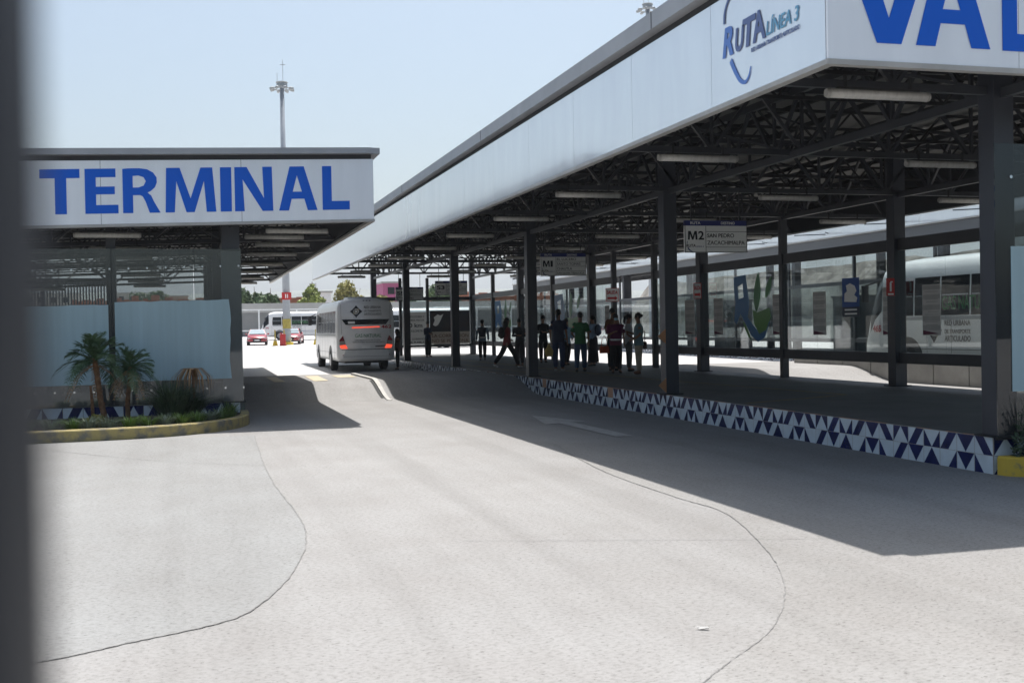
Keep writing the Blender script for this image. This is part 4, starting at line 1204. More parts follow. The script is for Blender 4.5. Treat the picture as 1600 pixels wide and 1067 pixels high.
person('person all in black standing with hands together behind the crowd', 12.73, 40.6, 1.76, 185, BK, BK, sleeve='long', arms=('fold','fold'), stride=.18)
person('tall person in navy shirt and blue jeans with white soled shoes', 10.74, 32.7, 1.84, 35, NB, ('darkjeans', (.025,.04,.085)), shoes=(.28,.28,.28), hair='tail', bulk=1.05)
person('person in light blue shirt with dark shoulder bag behind the tall navy figure', 12.6, 37.5, 1.60, 170, ('lightblue', (.16,.25,.34)), BK, sleeve='long', arms=('low','low'), stride=.2)
person('person in green shirt and blue jeans', 11.12, 31.8, 1.75, 25, ('green', (.028,.11,.045)), JN, stride=.25, arms=('low','down'), bulk=1.08)
person('person in pale blue blouse, long black skirt and backpack', 13.0, 35.9, 1.68, -40, ('paleblue', (.22,.30,.40)), BK, sleeve='long', skirt=True, pack=('navybag', (.03,.045,.075)), arms=('down','low'), hair='tail')
person('tall dark haired person at the back of the group near the SALIDA post', 12.1, 31.7, 1.84, 160, ('rust', (.13,.055,.03)), BK, arms=('low','low'))
person('person in maroon vest with blue face mask and black trousers', 11.62, 30.2, 1.66, 190, ('plum', (.10,.018,.04)), BK, vest=('maroon', (.075,.010,.045)), mask=True, bulk=1.15, arms=('down','hold'), hair='short')
person('person in pale top and grey trousers between the vest and the striped blouse', 12.45, 31.3, 1.66, 120, ('palegrey', (.30,.30,.31)), ('grey', (.10,.095,.095)), hair='tail', arms=('hold','low'))
person('person in teal striped blouse and beige trousers facing left', 11.95, 29.3, 1.66, -75, ('teal', (.11,.17,.19)), ('beige', (.26,.22,.17)), hair='bun', arms=('low','hold'), shoes=(.12,.05,.03), bulk=1.12)
# yellow shopping bag beside the tall figure
m_ = MB(); m_.prism([(-.10,0),(.10,0),(.13,.18),(.05,.30),(.0,.42),(-.05,.30),(-.13,.18)], -.05, .05, ax='y'); o = m_.build('shopping_bag', cloth('yellow', (.40,.30,.10)), bevel=.02); o.location = (10.45, 32.75, .88)
tag(o, 'yellow shopping bag hanging beside the tall navy figure', 'bag')

def handbag(x, y, z, label, m, rz=0):
    m_ = MB(); m_.prism([(-.15,0),(.15,0),(.13,.20),(-.13,.20)], -.05, .05, ax='y')
    T = thing('handbag', label, 'bag', (x, y, z), rz)
    m_.build('bag_body', m, T, bevel=.02)
    m_ = MB(); m_.tube([(-.10,0,.19),(-.07,0,.42),(0,0,.50),(.07,0,.42),(.10,0,.19)], .010, 6); m_.build('strap', m, T, smooth=True)
handbag(12.18, 29.42, 1.12, 'dark bag hanging behind the striped blouse', cloth('bagbrown', (.05,.025,.02)), R(70))
handbag(12.42, 37.35, 1.05, 'black bag carried by the person in light blue shirt', cloth('bagblack', (.015,.015,.018)))
handbag(11.33, 30.35, 1.0, 'orange red bag between the vest and the tall dark haired person', cloth('bagred', (.30,.05,.02)), R(10))

# ------------------------------------------------------------------ buses
BW = mat('bus_white', (0.72, 0.72, 0.71), 0.28, spec=.5, var=.05, vscale=1.5, coat=.3)
BG = mat('bus_dark_glass', (0.014, 0.016, 0.019), 0.12, spec=.35)
BLK = mat('black_plastic', (0.02,0.02,0.022), .5)
TLR = mat('tail_lamp_red', (.20,.01,.015), .2); TLC = mat('tail_lamp_clear', (.30,.26,.24), .15)
LIT = mat('lit_brake_lamp', (.9,.10,.05), .3, emit=((1.0,.09,.04), .7))
GTX = mat('bus_green_text', (.03,.19,.06), .4); RTX = mat('bus_red_text', (.38,.015,.025), .4)
BZB, BZT = .40, 2.86
def ring(sc, zb, zt):
    half = [(0,zb),(.88,zb),(.985,zb+.04),(1.0,zb+.2),(1.0,1.25),(.995,1.7),(.975,2.3),(.955,2.52),(.90,2.68),(.78,2.78),(.4,2.85),(0,2.86)]
    k = (zt-zb)/(BZT-zb)
    pts = [(x*1.13*sc, zb+(z-zb)*k if z > zb else z) for x, z in half]
    return pts+[(-x, z) for x, z in pts[::-1][1:-1]]
def bus(label, loc, rz, number, side_word=True, lit=True, scale=1.0):
    T = thing('city_bus', label, 'bus', loc, rz)
    paint = BW if lit else mat('bus_white_lifted', (0.80, 0.80, 0.79), 0.28, var=.05, vscale=1.5, coat=.3)  # brighter copy of the bus white, lightening shaded flanks through the colour
    st = [(-4.02,.955,.50,2.74),(-3.97,.99,.44,2.82),(-3.85,1,BZB,BZT),(-3.0,1,BZB,BZT),(0,1,BZB,BZT),(2.6,1,BZB,BZT),(3.1,1,BZB,2.84),(3.5,.99,BZB,2.72),(3.8,.975,BZB,2.35),(4.05,.955,BZB,1.72),(4.2,.93,BZB,1.30),(4.32,.89,.48,1.10),(4.38,.82,.55,.95)]
    rings = [[Vector((x, y, z)) for x, z in ring(sc, zb, zt)] for y, sc, zb, zt in st]
    n = len(rings[0]); vs = [p for r in rings for p in r]
    body, ws = [], []
    for i in range(len(st)-1):
        for k in range(n):
            f = (i*n+k, i*n+(k+1)%n, (i+1)*n+(k+1)%n, (i+1)*n+k)
            up = k in (5,6,7,8,9,10, n-11,n-10,n-9,n-8,n-7,n-6)
            (ws if (6 < i <= 8 and up) else body).append(f)
    body.append(tuple(range(n))[::-1]); body.append(tuple(range((len(st)-1)*n, len(st)*n)))
    m_ = MB(); m_.add(vs, body); o = m_.build('body', paint, T, smooth=True)
    m_ = MB(); m_.add(vs, ws); m_.build('windshield', BG, T, smooth=True)
    def hw(z):
        pts = [(1.13,1.25),(1.13*.995,1.7),(1.13*.975,2.3),(1.13*.955,2.52)]
        if z <= 1.25: return 1.13
        for (a, za), (b, zb_) in zip(pts, pts[1:]):
            if z <= zb_: return a+(b-a)*(z-za)/(zb_-za)
        return 1.05
    wins = [(-3.55,-2.75),(-2.70,-1.75),(-1.70,-.75),(-.70,.25),(.30,1.25),(1.30,2.2),(2.25,3.15)]
    for s in (-1, 1):
        for a, b in wins:
            m_ = MB(); z0, z1 = 1.50, 2.36
            top = z1 if b < 3 else 2.30
            m_.add([(s*(hw(z0)+.006), a, z0),(s*(hw(z0)+.006), b, z0),(s*(hw(1.9)+.008), b, 1.9),(s*(hw(top)+.006), b-(.0 if b < 3 else .05), top),(s*(hw(top)+.006), a, top),(s*(hw(1.9)+.008), a, 1.9)], [(0,1,2,5),(5,2,3,4)])
            f = m_.build('side_window', BG, T)
            m_ = MB(); m_.add([(s*(hw(1.93)+.014), a+.03, 1.93),(s*(hw(1.93)+.014), b-.03, 1.93),(s*(hw(1.96)+.014), b-.03, 1.96),(s*(hw(1.96)+.014), a+.03, 1.96)], [(0,1,2,3)])
            m_.build('slider_bar', CHROME, f)
        # wheel arches and wheels
        for wy in (-1.95, 2.45):
            m_ = MB()
            pts = [(wy+.56*math.cos(t), .46+.56*math.sin(t)) for t in [math.pi*k/14 for k in range(15)]]
            m_.prism(pts, *sorted((s*1.10, s*1.136)), ax='x'); m_.build('wheel_arch', BLK, T)
            m_ = MB(); m_.tube([(s*.86,wy,.43),(s*.90,wy,.43),(s*1.10,wy,.43),(s*1.145,wy,.43)], [.38,.43,.43,.37], 22)
            w = m_.build('wheel', RUB, T, smooth=False)
            m_ = MB(); m_.tube([(s*1.12,wy,.43),(s*1.15,wy,.43),(s*1.155,wy,.43)], [.25,.24,.10], 16); m_.build('rim', mat('wheel_rim', (.35,.35,.36), .4, .5), w)
        m_ = MB(); m_.bar((s*1.1, 3.55, 2.35), (s*1.33, 3.85, 2.25), .03); m_.box(*sorted((s*1.27, s*1.42)), 3.8, 3.88, 1.85, 2.25); m_.build('mirror', BLK, T)
        m_ = MB(); m_.ball((s*.80,4.22,.92), (.17,.10,.13), 10, 6); m_.build('headlight', mat('headlamp', (.6,.6,.6), .1), T, smooth=True)
        m_ = MB(); m_.box(*sorted((s*1.131, s*1.135)), -3.8, 3.3, .74, .755); m_.build('side_seam', mat('seam_grey', (.25,.25,.25), .6), T)
    for s in (-1, 1):
        for yy_ in (-3.2,-1.1,-.1,.9,1.75,3.2):
            m_ = MB(); m_.box(*sorted((s*1.131, s*1.134)), yy_, yy_+.012, .5, 1.48); m_.build('panel_seam', mat('seam_grey', (.25,.25,.25), .6), T)
        m_ = MB(); m_.box(*sorted((s*1.131, s*1.133)), -3.6, 3.1, 1.40, 1.475); m_.build('side_stripe', mat('stripe_grey', (.30,.32,.33), .5), T)
    m_ = MB(); m_.box(-.5,.5,-2.6,-1.4,2.83,2.93); m_.build('roof_unit', paint, T, bevel=.04)
    m_ = MB(); m_.box(-.25,.25,-.5,.3,2.84,2.90); m_.build('roof_hatch', BLK, T, bevel=.02)
    m_ = MB(); m_.box(-.8,.8,-3.7,-1.0,.32,.60); m_.box(-.6,.6,1.5,3.6,.32,.60); m_.tube([(-.95,-1.95,.43),(.95,-1.95,.43)], .09, 8); m_.each('chassis', BLK, T)
    # front end: grille and number plate
    m_ = MB(); m_.box(-.5,.5,4.36,4.40,.72,.9); m_.build('grille', BLK, T)
    # rear
    yr = -4.02
    def rp(poly, m, name, d=.006, th=.01, z_=0):
        m2 = MB(); m2.prism(poly, yr-d-th, yr-d, ax='y'); return m2.build(name, m, T)
    rp([(-.93,2.02),(.93,2.02),(.78,1.82),(-.78,1.82)], BG, 'rear_window')
    rp([(-.70,1.95),(-.42,1.95),(-.42,1.86),(-.68,1.86)], SGREY, 'window_label', d=.018)
    if lit: rp([(-.54,1.725),(.54,1.745),(.54,1.715),(-.54,1.685)], LIT, 'brake_strip')
    for s in (-1, 1):
        rp([(s*.90,1.40),(s*1.03,1.24),(s*1.035,1.18),(s*.83,1.20)], TLR, 'tail_light')
        rp([(s*1.035,1.178),(s*.83,1.198),(s*.80,1.05),(s*1.03,1.03)], TLC, 'tail_light')
        rp([(s*1.03,1.028),(s*.80,1.048),(s*.72,.90),(s*.98,.90)], LIT if lit else TLR, 'tail_light')
        m2 = MB(); m2.tube([(s*.88,yr-.012,.64),(s*.88,yr-.02,.64)], .035, 10); m2.build('reflector', TLR, T)
    rp([(-.17,1.02),(.17,1.02),(.17,.90),(-.17,.90)], SGREY, 'number_plate', d=.004)
    for q_ in (-.96, .96): rp([(q_-.006,2.6),(q_+.006,2.6),(q_*.985+.006,1.45),(q_*.985-.006,1.45)], mat('seam_grey', (.25,.25,.25), .6), 'panel_seam', d=.001, th=.004)
    rp([(-.95,.868),(.95,.868),(.95,.85),(-.95,.85)], BLK, 'tailgate_seam')
    rp([(.36,.99),(.76,1.0),(.76,.965),(.36,.955)], BLK, 'vent_slit')
    rp([(-.95,.50),(-.80,.845),(.80,.845),(.95,.50)], BW, 'rear_bumper', d=.002, th=.06)
    rp([(-.90,.60),(.90,.60),(.90,.59),(-.90,.59)], mat('seam_grey', (.25,.25,.25), .6), 'bumper_crease', d=.064)
    for k in (-.12, 0, .12): rp([(k-.03+.05,2.765),(k+.03+.05,2.765),(k+.03+.05,2.735),(k-.03+.05,2.735)], BLK, 'marker_lamp', d=-.02, th=.03)
    # rear lettering (u = +x seen from behind)
    inv = Matrix.LocRotScale(T.location, T.rotation_euler, None)
    q3 = inv.to_3x3()
    def rt(body_, x, z, w, h, m, bold=.01, name='lettering'):
        text(body_, inv @ Vector((x, yr-.006, z)), q3 @ Vector((1,0,0)), (0,0,1), w, h, m, T, bold=bold, name=name)
    def st_(body_, y, z, w, h, m, bold=.01):     # left flank, read from outside: u = towards the rear
        text(body_, inv @ Vector((-(hw(z)+.004), y, z)), q3 @ Vector((0,-1,0)), (0,0,1), w, h, m, T, bold=bold)
    rt('RED URBANA', -.06, 2.44, .66, .10, mat('bus_grey_text', (.12,.11,.11), .5))
    rt('DE TRANSPORTE', -.06, 2.31, .66, .07, MATS['bus_grey_text'])
    rt('ARTICULADO', -.06, 2.18, .68, .085, MATS['bus_grey_text'])
    rt(number, .60, 1.665, .40, .13, RTX, .03)
    rt('GAS NATURAL', -.42, 1.325, 1.02, .135, GTX, .03)
    rt('COMBUSTIBLE ECOLOGICO PARA TU CIUDAD', -.44, 1.19, 1.0, .045, MATS['bus_grey_text'])
    rt('TRANSPORTE PUBLICO DEL ESTADO DE PUEBLA SERVICIO', -.52, 1.115, 1.25, .045, MATS['bus_grey_text'])
    # diamond emblem made of dark and gold pieces
    def diamond(cx, cz, r, to_w, parent):
        D1, G1 = INK, mat('emblem_gold', (.33,.27,.17), .5)
        for k in range(4):
            a = math.pi/2*k
            for (r0, r1, w0, mm, j) in ((.46,1.0,.44,D1,0), (.16,.42,.22,G1,1)):
                c, s_ = math.cos(a), math.sin(a)
                pl = [(r0*c-w0*s_, r0*s_+w0*c), (r1*c, r1*s_), (r0*c+w0*s_, r0*s_-w0*c)]
                outline([[(cx+p*r, cz+q*r) for p, q in pl]], mm, parent, .003, to_w, 'emblem')
            a += math.pi/4; c, s_ = math.cos(a), math.sin(a)
            pl = [(.62*c-.16*s_, .62*s_+.16*c), (.66*c+.16*s_, .66*s_-.16*c), (.36*c+.12*s_, .36*s_-.12*c), (.36*c-.12*s_, .36*s_+.12*c)]
            outline([[(cx+p*r, cz+q*r) for p, q in pl]], D1 if k % 2 else G1, parent, .003, to_w, 'emblem')
    diamond(-.365, 2.33, .24, lambda a, b, d: inv @ Vector((a, yr-.006-d, b)), T)
    if side_word:
        diamond(1.50, 1.17, .28, lambda a, b, d: inv @ Vector((-(1.134+d), a, b)), T)
        st_('RED URBANA', 1.12, 1.27, .86, .12, MATS['bus_grey_text']); st_('DE TRANSPORTE', 1.12, 1.10, .86, .09, MATS['bus_grey_text']); st_('ARTICULADO', 1.12, .93, .86, .12, MATS['bus_grey_text'])
        st_(number, 3.85, 1.13, .34, .17, RTX, .03)
        st_('GAS NATURAL', 1.2, 1.62, 1.7, .30, GTX, .02)
    T.scale = (scale, scale, scale)
    return T
bus('white city bus numbered 462 seen from behind with lit brake lights', (6.62, 48.1, gz(6.6, 46)), 0.0, '462', side_word=False)
bus('parked white city bus numbered 465 seen through the glass wall', (21.73, 25.85, 0.0), 0.0, '465', lit=False, scale=1.27)
bus('white city bus standing side-on in the sunlit yard behind the red car', (11.4, 117.5, gz(14, 117.5)), R(82), '470', lit=False)
bus('white city bus whose sunlit flank shows between the end wall posts', (15.6, 80, gz(14, 80)), R(92), '455', side_word=False, lit=False)

# ------------------------------------------------------------------ cars
def car(label, loc, rz, paint, kind='sedan'):
    T = thing('parked_car', label, 'car', loc, rz)
    st = [(-2.1,.86,.45,.80),(-1.95,.93,.28,.92),(-1.2,1,.22,.98),(-1.0,1,.22,1.02),(.9,1,.22,.98),(1.1,1,.22,.95),(1.8,.96,.24,.80),(2.05,.88,.28,.68),(2.12,.8,.38,.58)]
    half = [(0,0),(.80,0),(.87,.12),(.89,.5),(.86,.85),(.76,1.0),(0,1.0)]
    rings = []
    for y, sc, zb, zt in st:
        p = [(x*sc, zb+(zt-zb)*t) for x, t in half]; rings.append([(x, y, z) for x, z in p+[(-a, b) for a, b in p[::-1][1:-1]]])
    n = len(rings[0]); m_ = MB()
    m_.add([p for r in rings for p in r], [(i*n+k, i*n+(k+1)%n, (i+1)*n+(k+1)%n, (i+1)*n+k) for i in range(len(st)-1) for k in range(n)]+[tuple(range(n))[::-1], tuple(range((len(st)-1)*n, len(st)*n))])
    m_.build('body', paint, T, smooth=True)
    m_ = MB(); a, b = (-1.5, -.9) if kind == 'sedan' else (-.6, -.5)
    m_.add([(-.78,a,.95),(.78,a,.95),(.58,b,1.40),(-.58,b,1.40),(.60,.25,1.42),(-.60,.25,1.42),(.80,1.1,.93),(-.80,1.1,.93)],
           [(0,1,2,3),(3,2,4,5),(5,4,6,7),(0,3,5,7),(1,6,4,2)])
    m_.build('cabin', paint, T)
    m_ = MB(); m_.add([(-.555,.33,1.375),(.555,.33,1.375),(.73,1.06,.97),(-.73,1.06,.97)], [(0,1,2,3)])
    for v in range(4):
        x, y, z = m_.v[v]; m_.v[v] = (x, y+.035, z+.035)
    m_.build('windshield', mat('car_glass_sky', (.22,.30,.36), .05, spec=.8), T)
    for s in (-1,1):
        m_ = MB(); m_.add([(s*.80,-1.25,.98),(s*.82,.95,.98),(s*.63,.22,1.36),(s*.61,-.85,1.36)], [(0,1,2,3)]); m_.build('side_window', BG, T)
        m_ = MB(); m_.prism([(s*.42,.62),(s*.80,.70),(s*.82,.58),(s*.50,.53)], 2.0, 2.10, ax='y'); m_.build('headlight', mat('headlamp', (.6,.6,.6), .1), T)
        m_ = MB(); m_.ball((s*.96,.75,1.0), (.10,.06,.07), 8, 6); m_.build('mirror', paint, T, smooth=True)
        for wy in (-1.3, 1.35):
            m_ = MB(); m_.tube([(s*.66,wy,.31),(s*.90,wy,.31)], .31, 18); w = m_.build('wheel', RUB, T)
            m_ = MB(); m_.tube([(s*.895,wy,.31),(s*.915,wy,.31)], .19, 12); m_.build('rim', mat('wheel_rim', (.35,.35,.36), .4, .5), w)
    m_ = MB(); m_.prism([(-.40,.60),(.40,.60),(.34,.34),(-.34,.34)], 2.08, 2.135, ax='y'); m_.build('grille', BLK, T)
    m_ = MB(); m_.box(-.22,.22,2.14,2.15,.40,.50); m_.build('number_plate', SGREY, T)
    m_ = MB(); m_.prism([(-.85,.34),(.85,.34),(.78,.24),(-.78,.24)], 2.02, 2.10, ax='y'); m_.build('lower_bumper', BLK, T)
    return T
CRED = mat('car_red', (.32,.012,.025), .25, coat=.6, spec=.6)
car('glossy red car facing the camera beside the left canopy column', (5.95, 105, gz(6,105)), R(176), CRED)
car('red car standing behind the mast foot and yellow barriers', (9.2, 106.5, gz(9,106)), R(168), CRED)

# ------------------------------------------------------------------ high masts
GALV = mat('galvanised_mast', (0.30, 0.33, 0.37), 0.5, var=.08)
MCR = mat('mast_crown_grey', (0.34,0.36,0.37), .5)
def high_mast(label, x, y, h, foot=True):
    z0 = gz(x, y)
    T = thing('high_mast_lamp', label, 'street lamp', (x, y, z0))
    m_ = MB(); m_.tube([(0,0,0),(0,0,h)], [.36,.19], 12); m_.build('mast', GALV, T, smooth=True)
    m_ = MB()
    for r_, z in ((.72, h-.50), (.48, h+.05)):
        pts = [(r_*math.cos(2*math.pi*k/24), r_*math.sin(2*math.pi*k/24), z) for k in range(25)]; m_.tube(pts, .06, 6)
    for k in range(8):
        a = 2*math.pi*k/8; m_.bar((.2*math.cos(a),.2*math.sin(a),h-.1),(.72*math.cos(a),.72*math.sin(a),h-.50), .05)
    m_.tube([(0,0,h-.3),(0,0,h+.1)], [.5,.45], 14); m_.build('lowering_ring', MCR, T)
    for k in range(8):
        a = 2*math.pi*(k+.3)/8; c, s = math.cos(a), math.sin(a)
        m_ = MB(); m_.tube([(.68*c,.68*s,h-.46),(.84*c,.84*s,h-.50),(1.10*c,1.10*s,h-.57)], [.08,.15,.12], 8); m_.build('flood_lamp', MCR, T, smooth=True)
    m_ = MB(); m_.tube([(.1,0,h),(.1,0,h+2.1)], .02, 5); m_.tube([(-.4,0,h),(-.4,0,h+.9)], .02, 5); m_.box(-.15,.35,-.03,.03,h+1.62,h+1.66); m_.each('lightning_rod', MCR, T)
    if foot:
        m_ = MB(); m_.tube([(0,0,-.05),(0,0,.25)], .55, 12); m_.build('foot', YELP, T)
        m_ = MB(); m_.tube([(0,0,1.45),(0,0,2.3)], .37, 12); m_.build('yellow_band', mat('mast_yellow', (.40,.32,.06), .6, var=.3), T)
        m_ = MB(); m_.box(-.42,.42,-.42,-.40,4.0,4.65); p = m_.build('sign_plate', RED, T)
        m_ = MB(); m_.box(-.12,-.04,-.428,-.422,4.15,4.5); m_.box(.04,.12,-.428,-.422,4.15,4.5); m_.each('sign_mark', SGREY, p)
high_mast('tall grey floodlight mast rising above the TERMINAL canopy', 8.42, 103, 23.2)
high_mast('floodlight mast whose crown shows above the right canopy roof', 43.5, 103, 32.2, False)

# bollards, barriers, red box at the mast foot
def barrier(x, y, label):
    z0 = gz(x, y)
    T = thing('barrier_post', label, 'bollard', (x, y, z0), group='yellow barrier posts by the mast')
    m_ = MB(); m_.tube([(0,0,0),(0,0,1.35)], .06, 8); m_.build('post', mat('mast_yellow', (.40,.32,.06), .6), T)
    m_ = MB(); m_.prism([(-.22,0),(.22,0),(.12,.42),(-.12,.42)], -.2, .2, ax='y'); m_.build('foot', YELP, T)
for x, y, lb in ((6.75+.45,100.5,'yellow footed post at the left of the red box'),(7.2+.7,99.6,'second yellow footed post beside the red box'),(10.75,101,'slim yellow footed post right of the mast'),(11.4,101,'rightmost slim yellow footed post')):
    barrier(x, y, lb)
m_ = MB(); m_.box(-.24,.24,-.2,.2,0,.95); m_.box(-.26,.26,-.22,.22,.953,1.0); o = m_.build('cabinet', mat('red_cabinet', (.48,.02,.02), .4), bevel=.02); o.location = (7.75,99.2,gz(8,99)); tag(o, 'small red cabinet at the foot of the mast', 'cabinet')
m_ = MB(); m_.bar((7.3,100.7,gz(8,100)+1.25),(11.6,101.2,gz(8,100)+1.25), .05); tag(m_.build('rail', GALV), 'thin horizontal bar joining the yellow posts', 'rail')

# ------------------------------------------------------------------ far background
CW = mat('concrete_wall', (0.22, 0.22, 0.215), 0.8, var=.18, vscale=.25, stretch=(1,1,2)); CWL = mat('pale_concrete', (0.42,0.41,0.39), .8, var=.1, vscale=.2)
def wall_run(name, label, x0, x1, y, z0, z1, cap, m, mc, cat='wall'):
    T = thing(name, label, cat, ((x0+x1)/2, y, z0))
    m_ = MB(); m_.box(x0, x1, y, y+.4, z0-.5, z1-cap); m_.build('wall_face', m, T, world=True)
    m_ = MB(); m_.box(x0-.02, x1+.02, y-.08, y+.48, z1-cap, z1); m_.build('wall_cap', mc, T, world=True)
    return T
wall_run('boundary_wall', 'long grey concrete boundary wall with pale upper band behind the yard', -60, 95, 141, 1.0, 5.2, 1.1, CW, CWL)
T = thing('railing', 'white post and rail fence in front of the boundary wall', 'fence', (10, 137, 1.1))
m_ = MB()
for z in (1.9, 4.35): m_.bar((-40,137,z),(80,137,z), .14)
m_.each('rail', WHITEP, T, world=True)
for k in range(27):
    m_ = MB(); x = -36+4.4*k; m_.bar((x,137,.9),(x,137,4.4), .16); m_.build('post', WHITEP, T, world=True)
BRK = mat('orange_brick', (.36,.13,.07), .85, var=.25, vscale=1.5)
for x0, x1, y, z1, lb in ((-14,7.0,152,6.0,'low orange brick building behind the wall at the left'),(9.6,15.2,150,6.1,'orange brick building between the two nearest trees'),(34,52,158,6.6,'orange brick building behind the right trees')):
    T = thing('brick_building', lb, 'building', ((x0+x1)/2, y, 1.3))
    m_ = MB(); m_.box(x0, x1, y, y+8, 1.0, z1); m_.build('wall', BRK, T, world=True)
    m_ = MB()
    q = x0
    rr = random.Random(int(x1))
    while q < x1-1: 
        w = rr.uniform(.8,2.2); m_.box(q, q+w*.6, y+.1, y+.5, z1+.003, z1+rr.uniform(.1,.7)); q += w
    m_.each('parapet', BRK, T, world=True)
# pink building, pale buildings
def block(lb, x0, x1, y, z1, m, rows=2):
    T = thing('far_building', lb, 'building', ((x0+x1)/2, y, 1.3))
    m_ = MB(); m_.box(x0, x1, y, y+8, 1.0, z1); m_.build('wall', m, T, world=True)
    m_ = MB(); m_.box(x0-.2, x1+.2, y-.2, y+8.2, z1+.002, z1+.25); m_.build('roof', CWL, T, world=True)
    for r_ in range(rows):
        for k in range(int((x1-x0)/2.2)):
            m_ = MB(); xx = x0+.7+2.2*k; zz = z1-1.6-2.6*r_
            m_.box(xx, xx+1.0, y-.05, y-.01, zz, zz+1.0); m_.build('window', BG, T, world=True)
PINK = mat('pink_render', (.42,.10,.22), .8, var=.1); CRM = mat('cream_render', (.45,.42,.37), .8, var=.1)
block('pink building beyond the trees, seen under the right canopy', 27.4, 30.0, 165, 8.5, PINK)
block('small pale building low behind the trees in the middle', 17.8, 19.9, 165, 7.2, WHITEP, 1)
block('pale flat-roofed building seen through the left glass wall', -30, -20, 230, 9.5, CRM)
block('cream house on the skyline behind the left glass wall', -15, -9, 260, 10.5, CRM, 1)
block('brownish house right of the cream house behind the left glass', -5, 0, 250, 9.5, mat('tan_render', (.36,.25,.18), .8, var=.1), 1)

TRK = mat('bark', (.10,.07,.05), .9, var=.3)
TG1 = mat('tree_green', (.08,.135,.045), .7, var=.5, vscale=.8); TG2 = mat('tree_yellow_green', (.24,.28,.055), .7, var=.4, vscale=.8); TG3 = mat('tree_olive', (.30,.27,.07), .7, var=.35, vscale=.8)
def tree(lb, x, y, z0, h, r, m, seed, n=2600, sz=.30, squash=.8):
    q = random.Random(seed)
    T = thing('tree', lb, 'tree', (x, y, z0))
    m_ = MB(); tops = []
    m_.tube([(0,0,-.2),(.05,0,h*.25),(0,.1,h*.5)], [.25,.2,.14], 8)
    for k in range(7):
        a = q.uniform(0,6.28); e = Vector((math.cos(a)*r*.6*q.random(), math.sin(a)*r*.6*q.random(), h*q.uniform(.55,.85)))
        m_.tube([(0,0,h*q.uniform(.2,.4)), e*.6, e], [.11,.07,.03], 6)
    m_.build('trunk', TRK, T, smooth=True)
    cl = []
    for k in range(22):
        v = Vector((q.gauss(0,1), q.gauss(0,1), q.gauss(0,1))).normalized()*q.uniform(.25,.95)
        cl.append((Vector((v.x*r, v.y*r, h*.62+v.z*r*squash)), r*q.uniform(.20,.42)))
    m_ = MB()
    for k in range(n):
        c, cr = q.choice(cl)
        v = Vector((q.gauss(0,1), q.gauss(0,1), q.gauss(0,1))).normalized()*(q.random()**.4)*cr
        p = c+v
        if p.z < .5: continue
        a = Vector((q.gauss(0,1),q.gauss(0,1),q.gauss(0,1))).normalized(); b = a.cross(v if v.length > 1e-4 else Vector((1,0,0))).normalized()
        s = sz*q.uniform(.5,1.1)
        m_.add([p-a*s, p-b*s*.6, p+a*s, p+b*s*.6], [(0,1,2,3)])
    m_.build('crown', m, T)
tree('dark green bushy tree beside the left grey column', 8.0, 146, 1.3, 7.4, 1.9, TG1, 1)
tree('dark green tree joined to the bushy tree, right half', 10.1, 146.5, 1.3, 7.0, 1.3, TG1, 2, 1500)
tree('yellow green tree right of the mast', 14.8, 145, 1.3, 6.4, 2.0, TG2, 3)
tree('taller thin yellow green tree behind the long fascia end', 15.4, 147, 1.3, 8.3, .85, TG2, 4, 1100, .26, 1.6)
tree('olive tree above the white bus roof', 20.0, 146, 1.3, 6.9, 2.5, TG3, 5)
tree('low olive tree left of the pink building', 24.2, 147, 1.3, 5.6, 1.9, TG3, 6)
tree('green tree beside the pink building', 27.6, 148, 1.3, 6.6, 1.3, TG1, 7, 1500)
tree('green tree behind the far glass end wall', 33.0, 150, 1.3, 7.6, 2.5, TG1, 8)
tree('green tree seen through the left glass wall', -6.0, 200, 1.3, 9.0, 3.0, TG1, 9)
# hills
HILL = mat('hill_slope', (0.16, 0.17, 0.13), .9, var=.3, vscale=.004)
m_ = MB(); vs = []; NX, NY = 90, 10
for j in range(NY+1):
    for i in range(NX+1):
        x = -1700+4200*i/NX; y = 1500+1600*j/NY
        t = j/NY
        h = (96+26*mnoise.noise(Vector((x/700, 3.1, 0)))+10*mnoise.noise(Vector((x/170, y/400, 0))))*sstep(0, 1, t*1.3)
        vs.append((x, y, max(.5, h)))
m_.add(vs, [(j*(NX+1)+i, j*(NX+1)+i+1, (j+1)*(NX+1)+i+1, (j+1)*(NX+1)+i) for j in range(NY) for i in range(NX)])
struct(m_.build('hills', HILL, smooth=True))
# rocky sunlit bank behind the far canopy and at the far left
ROCK = mat('pale_rock_bank', (.27,.255,.23), .95, col2=(.11,.10,.09), vscale=.9, thr=(.35,.62), bump=1, bscale=2)
def bank(x0, x1, y0, y1, h, along, seed):
    m_ = MB(); n1, n2 = 60, 10; vs = []
    for i in range(n1+1):
        for j in range(n2+1):
            t = i/n1; u = j/n2
            k = .9*mnoise.noise(Vector((t*22, u*4, seed)))
            if along == 'y': p = (x0+(x1-x0)*u*.6+k, y0+(y1-y0)*t, h*u+k*.4)
            else: p = (x0+(x1-x0)*t, y0+(y1-y0)*u*.6+k, h*u+k*.4)
            vs.append(p)
    m_.add(vs, [(i*(n2+1)+j, (i+1)*(n2+1)+j, (i+1)*(n2+1)+j+1, i*(n2+1)+j+1) for i in range(n1) for j in range(n2)])
    struct(m_.build('rock_bank', ROCK))
bank(47, 56, 30, 125, 6.5, 'y', 1.0)
bank(-60, -12, 62, 70, 5.0, 'x', 2.0)
